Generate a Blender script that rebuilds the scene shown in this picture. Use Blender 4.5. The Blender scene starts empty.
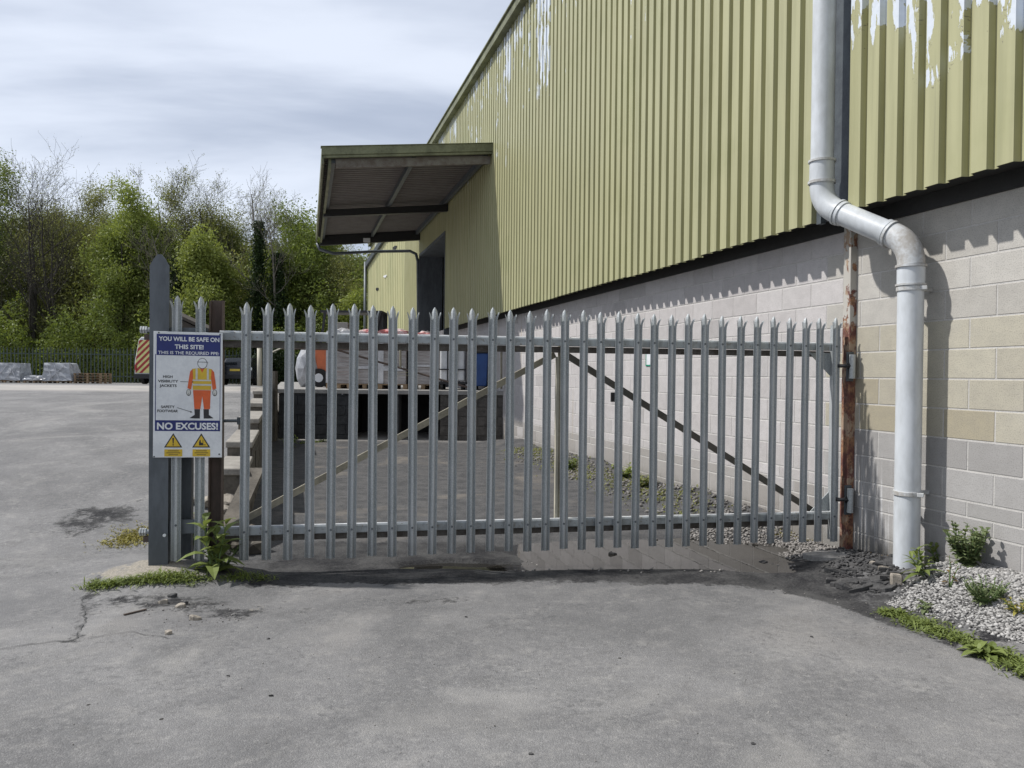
import bpy, bmesh, math, random
import numpy as np
from mathutils import Vector, Matrix
random.seed(7); rng = np.random.default_rng(7)
R = math.radians
SC = bpy.context.scene
COL = SC.collection
CAM = Vector((0, 0, 1.55)); FPX = 770.0
_p, _r = math.atan(9/770), R(0.6)
FW = Vector((0, math.cos(_p), -math.sin(_p))); R0 = Vector((1, 0, 0)); U0 = R0.cross(FW)
RT = R0*math.cos(_r)+U0*math.sin(_r); UP = U0*math.cos(_r)-R0*math.sin(_r)
def ray(px, py): return FW+RT*((px-512)/FPX)+UP*((384-py)/FPX)
def atY(px, py, Y):
    v = ray(px, py); return CAM+v*(Y/v.y)
def atZ(px, py, z=0.0):
    v = ray(px, py); return CAM+v*((z-CAM.z)/v.z)
# ---- frames of reference: the warehouse wall and the gate
P0 = Vector((3.05, 6.75, 0)); WD = Vector((-.2770, .9609, 0)); WN = Vector((.9609, .2770, 0))
def W(s, w, z): return P0+WD*s-WN*w+Vector((0, 0, z))
def onW(px, py, w):
    v = ray(px, py); o = P0-WN*w; t = (o-CAM).dot(WN)/v.dot(WN); p = CAM+v*t
    return (p-P0).dot(WD), w, p.z
G0 = Vector((-2.03, 5.86, 0)); GD = Vector((.9822, .188, 0)); GV = Vector((.188, -.9822, 0))
def G(u, v, z): return G0+GD*u+GV*v+Vector((0, 0, z))
# ---------------------------------------------------------------- mesh helpers
class MB:
    def __init__(s): s.v = []; s.f = []; s.m = []
    def add(s, vs, fs, m=0):
        o = len(s.v); s.v += [tuple(x) for x in vs]
        s.f += [tuple(i+o for i in f) for f in fs]; s.m += [m]*len(fs); return s
    def hexa(s, p, m=0):   # 8 corners: bottom 4 ccw, top 4 ccw
        return s.add(p, [(3,2,1,0),(4,5,6,7),(0,1,5,4),(1,2,6,5),(2,3,7,6),(3,0,4,7)], m)
    def box(s, a, b, F=None, m=0):
        (x0,y0,z0),(x1,y1,z1) = a, b
        p = [(x0,y0,z0),(x1,y0,z0),(x1,y1,z0),(x0,y1,z0),(x0,y0,z1),(x1,y0,z1),(x1,y1,z1),(x0,y1,z1)]
        if F: p = [F(*q) for q in p]
        return s.hexa(p, m)
    def bar(s, a, b, w, h, m=0, up=Vector((0,0,1))):
        a, b = Vector(a), Vector(b); d = (b-a).normalized()
        x = d.cross(up)
        if x.length < 1e-4: x = d.cross(Vector((0,1,0)))
        x.normalize(); y = x.cross(d)
        p = []
        for c in (a, b):
            for i, j in ((-1,-1),(1,-1),(1,1),(-1,1)): p.append(c+x*(i*w/2)+y*(j*h/2))
        return s.add(p, [(0,1,2,3),(7,6,5,4),(0,4,5,1),(1,5,6,2),(2,6,7,3),(3,7,4,0)], m)
    def tube(s, pts, rad, n=12, m=0, cap=True):
        pts = [Vector(p) for p in pts]
        if not hasattr(rad, '__len__'): rad = [rad]*len(pts)
        o = len(s.v); prev = None
        for i, p in enumerate(pts):
            d = (pts[min(i+1, len(pts)-1)]-pts[max(i-1, 0)]).normalized()
            if prev is None:
                x = d.cross(Vector((0,0,1)))
                if x.length < 1e-3: x = d.cross(Vector((0,1,0)))
            else: x = prev-d*prev.dot(d)
            x.normalize(); prev = x; y = d.cross(x)
            for k in range(n):
                a = 2*math.pi*k/n; s.v.append(tuple(p+(x*math.cos(a)+y*math.sin(a))*rad[i]))
        for i in range(len(pts)-1):
            for k in range(n):
                k2 = (k+1) % n; s.f.append((o+i*n+k, o+i*n+k2, o+(i+1)*n+k2, o+(i+1)*n+k)); s.m.append(m)
        if cap:
            s.f.append(tuple(o+k for k in reversed(range(n)))); s.m.append(m)
            e = o+(len(pts)-1)*n; s.f.append(tuple(e+k for k in range(n))); s.m.append(m)
        return s
    def prism(s, poly, F, d0, d1, m=0):   # poly 2D -> F(x, depth, y)
        n = len(poly); p = [F(x, d0, y) for x, y in poly]+[F(x, d1, y) for x, y in poly]
        fs = [tuple(range(n)), tuple(reversed(range(n, 2*n)))]+[(i, i+n, (i+1) % n+n, (i+1) % n) for i in range(n)]
        return s.add(p, fs, m)
    def blob(s, c, r, seed=0, sub=1, jit=.2, m=0):
        b = bmesh.new(); bmesh.ops.create_icosphere(b, subdivisions=sub, radius=1); rr = random.Random(seed)
        for v in b.verts: v.co *= 1+rr.uniform(-jit, jit)
        c = Vector(c); s.add([Vector((v.co.x*r[0], v.co.y*r[1], v.co.z*r[2]))+c for v in b.verts], [[v.index for v in f.verts] for f in b.faces], m); b.free(); return s
    def build(s, name, mats, parent=None, smooth=False, bevel=0):
        me = bpy.data.meshes.new(name); me.from_pydata(s.v, [], s.f)
        if not isinstance(mats, (list, tuple)): mats = [mats]
        for m in mats: me.materials.append(m)
        me.polygons.foreach_set('material_index', s.m)
        b = bmesh.new(); b.from_mesh(me); bmesh.ops.recalc_face_normals(b, faces=b.faces)
        b.to_mesh(me); b.free()
        if smooth: me.polygons.foreach_set('use_smooth', [True]*len(me.polygons))
        o = link(name, me, parent)
        if bevel:
            md = o.modifiers.new('bevel', 'BEVEL'); md.width = bevel; md.segments = 2; md.limit_method = 'ANGLE'
        return o
def link(name, me, parent=None):
    o = bpy.data.objects.new(name, me); COL.objects.link(o)
    if parent:
        o.parent = parent
        if parent.type == 'EMPTY': o.matrix_parent_inverse = Matrix.Translation(-parent.location)
    return o
def tag(o, label=None, cat=None, group=None, kind=None):
    if label: o['label'] = label
    if cat: o['category'] = cat
    if group: o['group'] = group
    if kind: o['kind'] = kind
    return o
def thing(name, loc, label, cat, group=None):
    o = bpy.data.objects.new(name, None); COL.objects.link(o); o.location = loc; o.empty_display_size = .1
    return tag(o, label, cat, group)
def copy_tree(o, parent=None):
    c = o.copy(); COL.objects.link(c)
    if parent: c.parent = parent
    for ch in list(o.children): copy_tree(ch, c)
    return c
def quads_mesh(name, C, A, B, tone, mat, parent=None, kind=None, tri=False):
    """many leaf faces: centre C, half axes A and B (n,3); tone (n,) stored as colour attribute"""
    n = len(C)
    V = np.stack([C-A, C-B*.55+A*.1, C+A, C+B*.55+A*.1], 1).reshape(-1, 3)
    me = bpy.data.meshes.new(name)
    me.vertices.add(4*n); me.vertices.foreach_set('co', V.astype(np.float32).ravel())
    me.loops.add(4*n); me.loops.foreach_set('vertex_index', np.arange(4*n, dtype=np.int32))
    me.polygons.add(n); me.polygons.foreach_set('loop_start', np.arange(0, 4*n, 4, dtype=np.int32))
    me.update(calc_edges=True)
    at = me.color_attributes.new('tone', 'FLOAT_COLOR', 'POINT')
    c = np.ones((4*n, 4), np.float32); c[:, 0] = c[:, 1] = c[:, 2] = np.repeat(tone, 4)
    at.data.foreach_set('color', c.ravel())
    me.materials.append(mat)
    o = link(name, me, parent)
    if kind: o['kind'] = kind
    return o
def rand_dirs(n, up=0.0):
    d = rng.normal(size=(n, 3)); d[:, 2] += up; d /= np.linalg.norm(d, axis=1)[:, None]; return d
# ---------------------------------------------------------------- material helpers
class NT:
    def __init__(s, mat): s.t = mat.node_tree; s.t.nodes.clear()
    def n(s, ty, **k):
        nd = s.t.nodes.new(ty)
        for a, v in k.items():
            if a.startswith('i_'): 
                key = a[2:]; nd.inputs[int(key) if key.isdigit() else key.replace('_', ' ')].default_value = v
            else: setattr(nd, a, v)
        return nd
    def l(s, a, b): s.t.links.new(a, b)
    def math(s, op, a, b=0.0, c=None, clamp=False):
        m = s.n('ShaderNodeMath', operation=op, use_clamp=clamp)
        for i, x in enumerate((a, b, c)):
            if x is None: continue
            if isinstance(x, (int, float)): m.inputs[i].default_value = x
            else: s.l(x, m.inputs[i])
        return m.outputs[0]
    def mix(s, f, a, b, bt='MIX'):
        m = s.n('ShaderNodeMix', data_type='RGBA', blend_type=bt)
        for i, x in ((0, f), (6, a), (7, b)):
            if isinstance(x, (int, float)): m.inputs[i].default_value = x
            elif isinstance(x, tuple): m.inputs[i].default_value = (*x[:3], 1)
            else: s.l(x, m.inputs[i])
        return m.outputs[2]
    def ramp(s, f, lo, hi): 
        m = s.n('ShaderNodeMapRange', clamp=True); m.interpolation_type = 'SMOOTHSTEP'; s.l(f, m.inputs[0]); m.inputs[1].default_value = lo; m.inputs[2].default_value = hi
        return m.outputs[0]
    def pos(s): return s.n('ShaderNodeNewGeometry').outputs['Position']
    def uv(s, name='UVMap'): return s.n('ShaderNodeUVMap', uv_map=name).outputs[0]
    def vscale(s, v, sc, off=(0,0,0)):
        m = s.n('ShaderNodeMapping'); s.l(v, m.inputs[0]); m.inputs[3].default_value = sc; m.inputs[1].default_value = off; return m.outputs[0]
    def noise(s, v, sc, det=4, rough=.55, dist=0, col=False):
        m = s.n('ShaderNodeTexNoise'); s.l(v, m.inputs['Vector']); m.inputs['Scale'].default_value = sc
        m.inputs['Detail'].default_value = det; m.inputs['Roughness'].default_value = rough; m.inputs['Distortion'].default_value = dist
        return m.outputs[1 if col else 0]
    def bump(s, h, st=.3, dist=.01, nrm=None):
        b = s.n('ShaderNodeBump'); b.inputs['Strength'].default_value = st; b.inputs['Distance'].default_value = dist; s.l(h, b.inputs['Height'])
        if nrm: s.l(nrm, b.inputs['Normal'])
        return b.outputs[0]
    def out(s, col, rough=.7, metal=0, normal=None, spec=.5, **k):
        b = s.n('ShaderNodeBsdfPrincipled')
        for nm, x in (('Base Color', col), ('Roughness', rough), ('Metallic', metal), ('Specular IOR Level', spec)):
            if isinstance(x, tuple): b.inputs[nm].default_value = (*x[:3], 1)
            elif isinstance(x, (int, float)): b.inputs[nm].default_value = x
            else: s.l(x, b.inputs[nm])
        for a, v in k.items(): b.inputs[a.replace('_', ' ')].default_value = v
        if normal: s.l(normal, b.inputs['Normal'])
        o = s.n('ShaderNodeOutputMaterial'); s.l(b.outputs[0], o.inputs[0]); return b, o
def newmat(name):
    m = bpy.data.materials.new(name); m.use_nodes = True; return m, NT(m)
def pm(name, c1, c2=None, scale=8, rough=.6, metal=0, bump=.15, streak=None, spec=.5, rvar=.1):
    """two-tone worn surface"""
    m, t = newmat(name)
    p = t.pos(); c2 = c2 or tuple(x*.8 for x in c1)
    if streak: p = t.vscale(p, (1, 1, streak))
    a = t.noise(p, scale, 6, .6); b = t.noise(p, scale*7, 4, .6)
    f = t.ramp(t.math('ADD', t.math('MULTIPLY', a, .7), t.math('MULTIPLY', b, .3)), .36, .64)
    r = t.math('ADD', t.math('MULTIPLY', b, rvar), rough-rvar/2)
    t.out(t.mix(f, c1, c2), r, metal, t.bump(b, bump, .004) if bump else None, spec)
    return m
M = {}
M['dark_metal'] = pm('dark painted steel', (.10,.115,.125), (.07,.08,.09), 9, .5, .3)
M['post_grey'] = pm('weathered grey steel', (.125,.14,.155), (.085,.095,.105), 5, .55, .35, streak=.3)
M['black'] = pm('black plastic', (.02,.02,.022), None, 9, .5)
M['rubber'] = pm('black rubber', (.018,.018,.018), None, 9, .8)
M['soffit_shade'] = pm('dark soffit sheet', (.03,.03,.03), None, 9, .8)
M['concrete'] = pm('worn concrete', (.30,.29,.275), (.21,.205,.195), 4, .9, bump=.4)
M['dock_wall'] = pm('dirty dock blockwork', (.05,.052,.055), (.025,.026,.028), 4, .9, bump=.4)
M['step_side'] = pm('grimy shaded retaining block', (.135,.12,.10), (.07,.062,.052), 5, .95, bump=.5)  # colour darkened to hold the shade of faces turned from the sun
M['white_paint'] = pm('white paint', (.72,.73,.74), (.6,.61,.62), 4, .4)
M['pvc'] = pm('white grey pvc', (.60,.63,.66), (.44,.46,.47), 2.5, .38, bump=.03, streak=.4)
M['pvc_dirty'] = pm('grimy pvc fitting', (.55,.57,.58), (.34,.32,.29), 6, .45, bump=.05)
M['wood'] = pm('pallet wood', (.33,.23,.14), (.2,.14,.085), 9, .85)
M['orange'] = pm('orange enamel', (.6,.15,.05), None, 5, .4)
M['blue'] = pm('blue plastic', (.03,.09,.28), None, 5, .4)
M['glass'] = pm('dark vehicle glass', (.02,.025,.03), None, 5, .08, bump=0)
M['car_black'] = pm('dark car paint', (.018,.02,.028), None, 5, .2, bump=0)
M['red'] = pm('red reflective', (.42,.03,.03), None, 5, .35)
M['yellow'] = pm('yellow reflective', (.78,.74,.30), None, 5, .4)
M['plate'] = pm('yellow number plate', (.75,.55,.06), None, 5, .4)
M['chrome'] = pm('bright steel', (.6,.62,.65), None, 5, .25, .9)
M['film'] = pm('grey pallet film', (.42,.435,.46), (.26,.27,.29), 3, .3, bump=.6)
M['white_film'] = pm('white pallet film', (.62,.62,.64), (.42,.42,.44), 4, .35, bump=.5)
M['red_film'] = pm('faded red printed film', (.45,.12,.12), (.78,.70,.70), 3, .5, bump=.4)
M['slab'] = pm('stacked paving slabs', (.45,.43,.43), (.28,.25,.24), 3, .9, streak=9)
M['purlin'] = pm('rusty galvanised purlin', (.17,.16,.145), (.10,.08,.065), 6, .7)
M['liner'] = pm('canopy liner sheet', (.15,.14,.135), (.12,.11,.105), 3, .7)
M['fascia'] = pm('mossy green fascia', (.19,.20,.12), (.10,.105,.06), 3, .6)
M['shed'] = pm('brown shed boards', (.06,.05,.04), None, 5, .8)
M['fence_far'] = pm('dull green fence steel', (.075,.10,.085), (.05,.065,.055), 3, .7)
M['brace'] = pm('yellowish sunlit angle steel', (.34,.31,.235), (.22,.2,.155), 6, .55, .4)  # tan tone takes in the sunlit look of the left brace
M['brace_dark'] = pm('dark angle steel', (.13,.12,.105), (.09,.085,.075), 6, .55, .4)
M['cream'] = pm('cream plinth strip', (.5,.47,.38), None, 6, .6)
M['bark'] = pm('bark', (.055,.048,.038), (.032,.028,.023), 3, .95, bump=.6)
M['bark_pale'] = pm('grey bark', (.17,.155,.13), (.10,.09,.075), 3, .95)
M['stem'] = pm('green stem', (.10,.16,.05), None, 9, .7)
def galv():
    m, t = newmat('galvanised steel'); p = t.pos()
    v = t.n('ShaderNodeTexVoronoi'); v.inputs['Scale'].default_value = 90; t.l(p, v.inputs['Vector'])
    a = t.noise(p, 3, 5); st = t.noise(t.vscale(p, (40, 40, 1.2)), 1.0, 4)
    c = t.mix(t.ramp(v.outputs['Distance'], .1, .7), (.48,.505,.505), (.345,.37,.375))
    c = t.mix(t.math('MULTIPLY', t.ramp(a, .4, .7), .6), c, (.46,.475,.48))
    c = t.mix(t.math('MULTIPLY', t.ramp(st, .52, .72), .55), c, (.58,.59,.59))
    # dull dirt near the ground
    s = t.n('ShaderNodeSeparateXYZ'); t.l(p, s.inputs[0])
    d = t.math('MULTIPLY', t.math('SUBTRACT', 1, t.ramp(t.math('ADD', s.outputs[2], t.math('MULTIPLY', a, .3)), .2, .6)), .35)
    c = t.mix(d, c, (.16,.15,.13))
    t.out(c, t.math('ADD', t.math('MULTIPLY', a, .25), .35), .25, t.bump(a, .1, .003)); return m
M['galv'] = galv()
def railm():
    m, t = newmat('galvanised rail'); p = t.pos(); a = t.noise(p, 7, 6); b = t.noise(p, 40, 3)
    c = t.mix(t.ramp(a, .45, .62), (.31,.335,.345), (.22,.235,.24)); c = t.mix(t.math('MULTIPLY', t.ramp(b, .58, .68), .6), c, (.16,.13,.10))
    t.out(c, .42, .4); return m
M['rail'] = railm()
M['lip_highlight'] = pm('sun highlight zinc edge', (.85,.86,.86), (.6,.61,.62), 12, .35, .2)  # near-white colour stands in for sun catching the rail's top edge
M['frame'] = pm('dull stained steel', (.15,.14,.125), (.075,.06,.05), 10, .7, .2)
M['step_top'] = pm('worn dusty coping', (.30,.28,.25), (.20,.185,.165), 6, .95, bump=.4)
def rust(name, paint, zsplit=None):
    m, t = newmat(name); p = t.pos(); q = t.vscale(p, (1,1,.75))
    a = t.noise(q, 13, 8, .65, .3); b = t.noise(p, 60, 3)
    rc = t.mix(t.ramp(t.noise(q, 14, 6), .4, .62), (.13,.045,.035), (.30,.16,.085))
    rc = t.mix(t.ramp(b, .5, .7), rc, (.07,.035,.028))
    if zsplit:
        s = t.n('ShaderNodeSeparateXYZ'); t.l(p, s.inputs[0])
        up = t.ramp(t.math('ADD', s.outputs[2], t.math('MULTIPLY', b, .06)), zsplit, zsplit+.05)
        th = t.math('ADD', t.math('MULTIPLY', up, .16), .38)
        f = t.math('LESS_THAN', a, th)
    else: f = t.ramp(a, .62, .58)
    rc = t.mix(t.math('MULTIPLY', t.ramp(t.noise(t.vscale(p, (1,1,.6)), 7, 9, .72, .4), .50, .55), .85), rc, (.36,.27,.19)) if zsplit else rc
    c = t.mix(f, rc, paint) if not zsplit else t.mix(f, rc, t.mix(up, (.16,.055,.045), paint))
    t.out(c, .75, 0, t.bump(a, .5, .006)); return m
M['rust_post'] = rust('peeling rusty post', (.42,.40,.36), 2.03)
M['rust'] = pm('brown rusted steel', (.12,.085,.07), (.07,.055,.045), 6, .8, streak=.3)
def leafm(name, c1, c2, tr=.35):
    m, t = newmat(name)
    a = t.n('ShaderNodeVertexColor', layer_name='tone').outputs[0]
    c = t.mix(a, c1, c2); b = t.n('ShaderNodeBsdfPrincipled'); t.l(c, b.inputs['Base Color']); b.inputs['Roughness'].default_value = .55
    b.inputs['Specular IOR Level'].default_value = .3
    tl = t.n('ShaderNodeBsdfTranslucent'); t.l(t.mix(.5, c, (c2[0]*1.3, c2[1]*1.3, c2[2]*.6)), tl.inputs[0])
    mx = t.n('ShaderNodeMixShader'); mx.inputs[0].default_value = tr; t.l(b.outputs[0], mx.inputs[1]); t.l(tl.outputs[0], mx.inputs[2])
    o = t.n('ShaderNodeOutputMaterial'); t.l(mx.outputs[0], o.inputs[0]); return m
M['leaf_bright'] = leafm('fresh spring leaf', (.145,.185,.04), (.28,.33,.09))
M['leaf_lime'] = leafm('lime maple leaf', (.16,.205,.045), (.29,.33,.09))
M['leaf_mid'] = leafm('mid green leaf', (.09,.125,.03), (.21,.26,.06))
M['leaf_olive'] = leafm('olive budding leaf', (.12,.135,.045), (.27,.28,.10))
M['leaf_ivy'] = leafm('dark ivy leaf', (.012,.025,.008), (.035,.06,.015), .15)
M['leaf_weed'] = leafm('weed leaf', (.10,.135,.035), (.23,.28,.085), .3)
M['leaf_pale'] = leafm('grey green weed leaf', (.09,.12,.05), (.2,.24,.12), .3)
M['leaf_red'] = leafm('reddish moss', (.10,.05,.02), (.2,.13,.03), .2)
M['leaf_yel'] = leafm('yellow moss', (.17,.14,.03), (.33,.3,.07), .2)
# cladding
def cladm(name, z0, amp, k=1.0):
    m, t = newmat(name); uv = t.uv(); s = t.n('ShaderNodeSeparateXYZ'); t.l(uv, s.inputs[0]); u, z = s.outputs[0], s.outputs[1]
    rib = t.math('FLOOR', t.math('DIVIDE', u, .2))
    wn = t.n('ShaderNodeTexWhiteNoise', noise_dimensions='1D'); t.l(rib, wn.inputs['W'])
    big = t.noise(uv, .45, 3)
    pn = t.noise(t.vscale(uv, (11, 2.4, 1)), 1.0, 6, .62, .3)
    lim = t.math('ADD', t.math('MULTIPLY', wn.outputs[0], amp), z0)
    if name.startswith('peel'): lim = t.math('ADD', lim, t.math('MULTIPLY', t.ramp(u, -.95, -.65), .9))
    f = t.math('MULTIPLY', t.math('SUBTRACT', z, lim), k)
    f = t.math('MINIMUM', f, .16)
    f = t.math('ADD', f, t.math('ADD', pn, t.math('MULTIPLY', t.math('SUBTRACT', big, .5), .8)))
    peel = t.math('GREATER_THAN', f, .66)
    grime = t.noise(t.vscale(uv, (9, .5, 1)), 1.0, 6, .6)
    moss = t.noise(uv, .8, 5, .6)
    c = t.mix(t.ramp(grime, .35, .7), (.39,.38,.215), (.315,.308,.17))
    c = t.mix(t.math('MULTIPLY', t.ramp(moss, .52, .72), .4), c, (.27,.275,.13))
    sh = t.n('ShaderNodeTexWhiteNoise', noise_dimensions='1D'); t.l(t.math('FLOOR', u), sh.inputs['W']); c = t.mix(t.math('MULTIPLY', sh.outputs[0], .16), c, (.25,.25,.16))
    rs = t.noise(t.vscale(uv, (30, .35, 1)), 1.0, 3); c = t.mix(t.math('MULTIPLY', t.ramp(rs, .6, .75), .3), c, (.18,.17,.12))
    # blisters round the peel
    bl = t.math('MULTIPLY', t.math('GREATER_THAN', f, .61), t.math('GREATER_THAN', t.noise(t.vscale(uv, (60, 60, 1)), 1., 2), .6))
    c = t.mix(bl, c, (.2,.19,.12))
    dots = t.n('ShaderNodeTexVoronoi'); dots.inputs['Scale'].default_value = 1.0; t.l(t.vscale(uv, (2.5, 1.1, 1)), dots.inputs['Vector'])
    c = t.mix(t.math('LESS_THAN', dots.outputs['Distance'], .020), c, (.03,.03,.03))
    c = t.mix(peel, c, t.mix(t.noise(uv, 25, 3), (.50,.55,.62), (.66,.70,.74)))
    t.out(c, t.math('ADD', t.math('MULTIPLY', grime, .2), .4), 0, t.bump(t.math('ADD', f, t.math('MULTIPLY', peel, -.3)), .15, .003)); return m
M['clad_near'] = cladm('peeling olive cladding', 3.28, .55, 1.0)
M['clad_far'] = cladm('olive cladding', 6.2, 3.0, .12)
M['clad_plain'] = pm('pale olive sheet', (.50,.48,.27), (.40,.40,.22), 1.5, .5, streak=.2)
def blockm():
    m, t = newmat('painted concrete block'); uv = t.uv(); s = t.n('ShaderNodeSeparateXYZ'); t.l(uv, s.inputs[0]); u, z = s.outputs[0], s.outputs[1]
    col = t.n('ShaderNodeVertexColor', layer_name='tone').outputs[0]
    fine = t.noise(uv, 120, 3, .7); mid = t.noise(uv, 9, 6, .65); big = t.noise(uv, 1.3, 5, .6)
    c = t.mix(t.math('MULTIPLY', t.ramp(mid, .3, .75), .22), col, (.2,.19,.18))
    c = t.mix(t.math('MULTIPLY', t.ramp(fine, .50, .66), .5), c, (.15,.14,.135))
    c = t.mix(t.math('MULTIPLY', t.ramp(big, .5, .75), .15), c, (.5,.49,.48))
    # pale lime runs near the foot, damp tide marks
    run = t.noise(t.vscale(uv, (22, 1.0, 1)), 1.0, 4, .6)
    low = t.math('SUBTRACT', 1, t.ramp(t.math('ADD', z, t.math('MULTIPLY', big, .5)), .75, 1.3))
    reg = t.math('MULTIPLY', t.ramp(u, -.85, -.65), t.math('SUBTRACT', 1, t.ramp(u, -.05, .1)))
    c = t.mix(t.math('MULTIPLY', t.math('MULTIPLY', t.math('MULTIPLY', t.ramp(run, .52, .64), low), .6), reg), c, (.6,.6,.6))
    grn = t.math('SUBTRACT', 1, t.ramp(t.math('ADD', z, t.math('MULTIPLY', mid, .45)), .28, .55))
    c = t.mix(t.math('MULTIPLY', grn, .6), c, (.12,.11,.09))
    stn = t.noise(t.vscale(uv, (2.6, .25, 1)), 1.0, 2)
    c = t.mix(t.math('MULTIPLY', t.ramp(stn, .68, .74), .35), c, (.33,.26,.16))
    t.out(c, .9, 0, t.bump(t.math('ADD', t.math('MULTIPLY', fine, .5), mid), .45, .006), .3); return m
M['block'] = blockm()
def groundm():
    m, t = newmat('old asphalt and yard surface'); p = t.pos()
    a = t.n('ShaderNodeVertexColor', layer_name='zones'); s = t.n('ShaderNodeSeparateColor'); t.l(a.outputs[0], s.inputs[0]); damp_shade, pit, apron = s.outputs
    alpha = a.outputs[1]
    fine = t.noise(p, 170, 3, .75); f2 = t.noise(p, 60, 4, .7); mid = t.noise(p, 5, 7, .65, .3); big = t.noise(p, .7, 5, .6, .8)
    v = t.n('ShaderNodeTexVoronoi'); v.inputs['Scale'].default_value = 150; t.l(p, v.inputs['Vector'])
    agg = t.n('ShaderNodeSeparateColor'); t.l(v.outputs['Color'], agg.inputs[0])
    c = t.mix(t.ramp(big, .32, .68), (.138,.137,.138), (.212,.209,.208))
    c = t.mix(t.math('MULTIPLY', t.ramp(mid, .5, .72), .45), c, (.31,.30,.285))
    c = t.mix(t.math('MULTIPLY', t.ramp(mid, .47, .3), .45), c, (.125,.122,.12))
    c = t.mix(t.math('MULTIPLY', t.ramp(agg.outputs[0], .6, 1), .22), c, (.38,.37,.36))
    c = t.mix(t.math('MULTIPLY', t.ramp(fine, .47, .32), .65), c, (.075,.075,.077))
    c = t.mix(t.math('MULTIPLY', t.ramp(f2, .6, .72), .35), c, (.09,.09,.092))
    f3 = t.noise(p, 24, 6, .72, .4); mk = t.ramp(t.noise(p, 1.6, 5, .6), .38, .6); c = t.mix(t.math('MULTIPLY', t.math('MULTIPLY', t.ramp(f3, .50, .36), mk), .6), c, (.095,.095,.097)); c = t.mix(t.math('MULTIPLY', t.ramp(f3, .54, .68), .3), c, (.36,.35,.335))
    stn = t.noise(p, .42, 6, .62, 1.6); c = t.mix(t.math('MULTIPLY', t.ramp(stn, .52, .68), .45), c, (.12,.12,.123)); c = t.mix(t.math('MULTIPLY', t.ramp(stn, .46, .34), .35), c, (.31,.30,.285))
    ln = t.n('ShaderNodeVectorMath', operation='DISTANCE'); t.l(p, ln.inputs[0]); ln.inputs[1].default_value = (-4.5, 10.5, 0)
    cbb = t.n('ShaderNodeCombineXYZ'); t.l(ln.outputs[1], cbb.inputs[0]); arc = t.noise(cbb.outputs[0], 2.3, 4, .6)
    c = t.mix(t.math('MULTIPLY', t.math('MULTIPLY', t.ramp(arc, .52, .66), t.ramp(t.noise(p, 1.1, 4), .42, .6)), .30), c, (.10,.10,.103))
    spot = t.n('ShaderNodeTexVoronoi'); spot.inputs['Scale'].default_value = 2.2; t.l(p, spot.inputs['Vector'])
    c = t.mix(t.math('LESS_THAN', spot.outputs['Distance'], .022), c, (.04,.038,.035))
    pc = t.mix(t.ramp(mid, .35, .65), (.045,.045,.047), (.085,.083,.083)); pc = t.mix(t.math('MULTIPLY', t.ramp(big, .55, .68), .5), pc, (.20,.175,.145))
    pc = t.mix(t.math('MULTIPLY', t.ramp(agg.outputs[0], .6, 1), .35), pc, (.2,.2,.2))
    c = t.mix(pit, c, pc)
    ac = t.mix(t.ramp(big, .3, .7), (.40,.375,.345), (.30,.29,.28)); c = t.mix(apron, c, ac)
    dc = t.mix(t.ramp(t.math('ADD', t.math('MULTIPLY', f2, .4), t.math('MULTIPLY', t.noise(p, 2.6, 6, .7), .6)), .38, .64), (.014,.014,.016), (.075,.074,.073)); dm = t.ramp(t.math('ADD', damp_shade, t.math('MULTIPLY', t.math('SUBTRACT', t.noise(p, 5, 9, .78), .5), 1.5)), .38, .60)  # near-black damp colour also deepens the gate's shadow band
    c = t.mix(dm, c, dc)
    gc = t.mix(t.ramp(f2, .35, .65), (.22,.20,.165), (.34,.31,.26)); gm = t.ramp(t.math('ADD', alpha, t.math('MULTIPLY', t.math('SUBTRACT', mid, .5), 1.2)), .45, .6)
    c = t.mix(gm, c, gc)
    h = t.math('ADD', t.math('MULTIPLY', fine, .6), t.math('ADD', t.math('MULTIPLY', v.outputs['Distance'], -.8), t.math('MULTIPLY', mid, 2.0)))
    t.out(c, .88, 0, t.bump(h, .55, .006), .25); return m
M['ground'] = groundm()
def waterm():
    m, t = newmat('puddle water'); p = t.pos(); t.out((.016,.015,.013), .02, 0, t.bump(t.noise(t.vscale(p, (1, .35, 1)), 9, 4), .05, .01), .8, IOR=1.33); return m
M['water'] = waterm()
M['mud'] = pm('wet silt', (.10,.09,.075), (.05,.046,.04), 8, .6)
M['pebble'] = None
def pebm(name, cs):
    m, t = newmat(name); a = t.n('ShaderNodeVertexColor', layer_name='tone').outputs[0]
    t.out(t.mix(a, cs[0], cs[1]), .8, 0, t.bump(t.noise(t.pos(), 90, 3), .3, .003)); return m
M['pebble'] = pebm('pale gravel', ((.06,.058,.055), (.43,.42,.405)))
M['pebble_dark'] = pebm('dirty gravel', ((.07,.065,.06), (.33,.31,.29)))
M['chunk'] = pm('broken asphalt', (.075,.073,.072), (.04,.04,.041), 14, .9, bump=.8)
M['chunk_pale'] = pm('worn asphalt lump', (.30,.29,.275), (.18,.175,.165), 12, .95, bump=.8)
M['stone'] = pm('pale stone', (.36,.32,.27), (.2,.18,.15), 14, .9, bump=.7)
M['bank'] = pm('woodland floor', (.045,.05,.022), (.03,.028,.018), .8, .95)
M['tar'] = pm('tar crack', (.05,.05,.05), (.08,.08,.08), 20, .9)
M['s_white'] = pm('sign white', (.74,.76,.77), (.62,.64,.66), 7, .35, bump=0)
M['s_blue'] = pm('sign blue', (.010,.02,.15), None, 7, .35, bump=0)
M['s_black'] = pm('sign black', (.02,.02,.022), None, 7, .4, bump=0)
M['s_orange'] = pm('sign orange', (.70,.12,.025), None, 7, .4, bump=0)
M['s_yellow'] = pm('sign yellow', (.68,.46,.03), None, 7, .4, bump=0)
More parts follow.
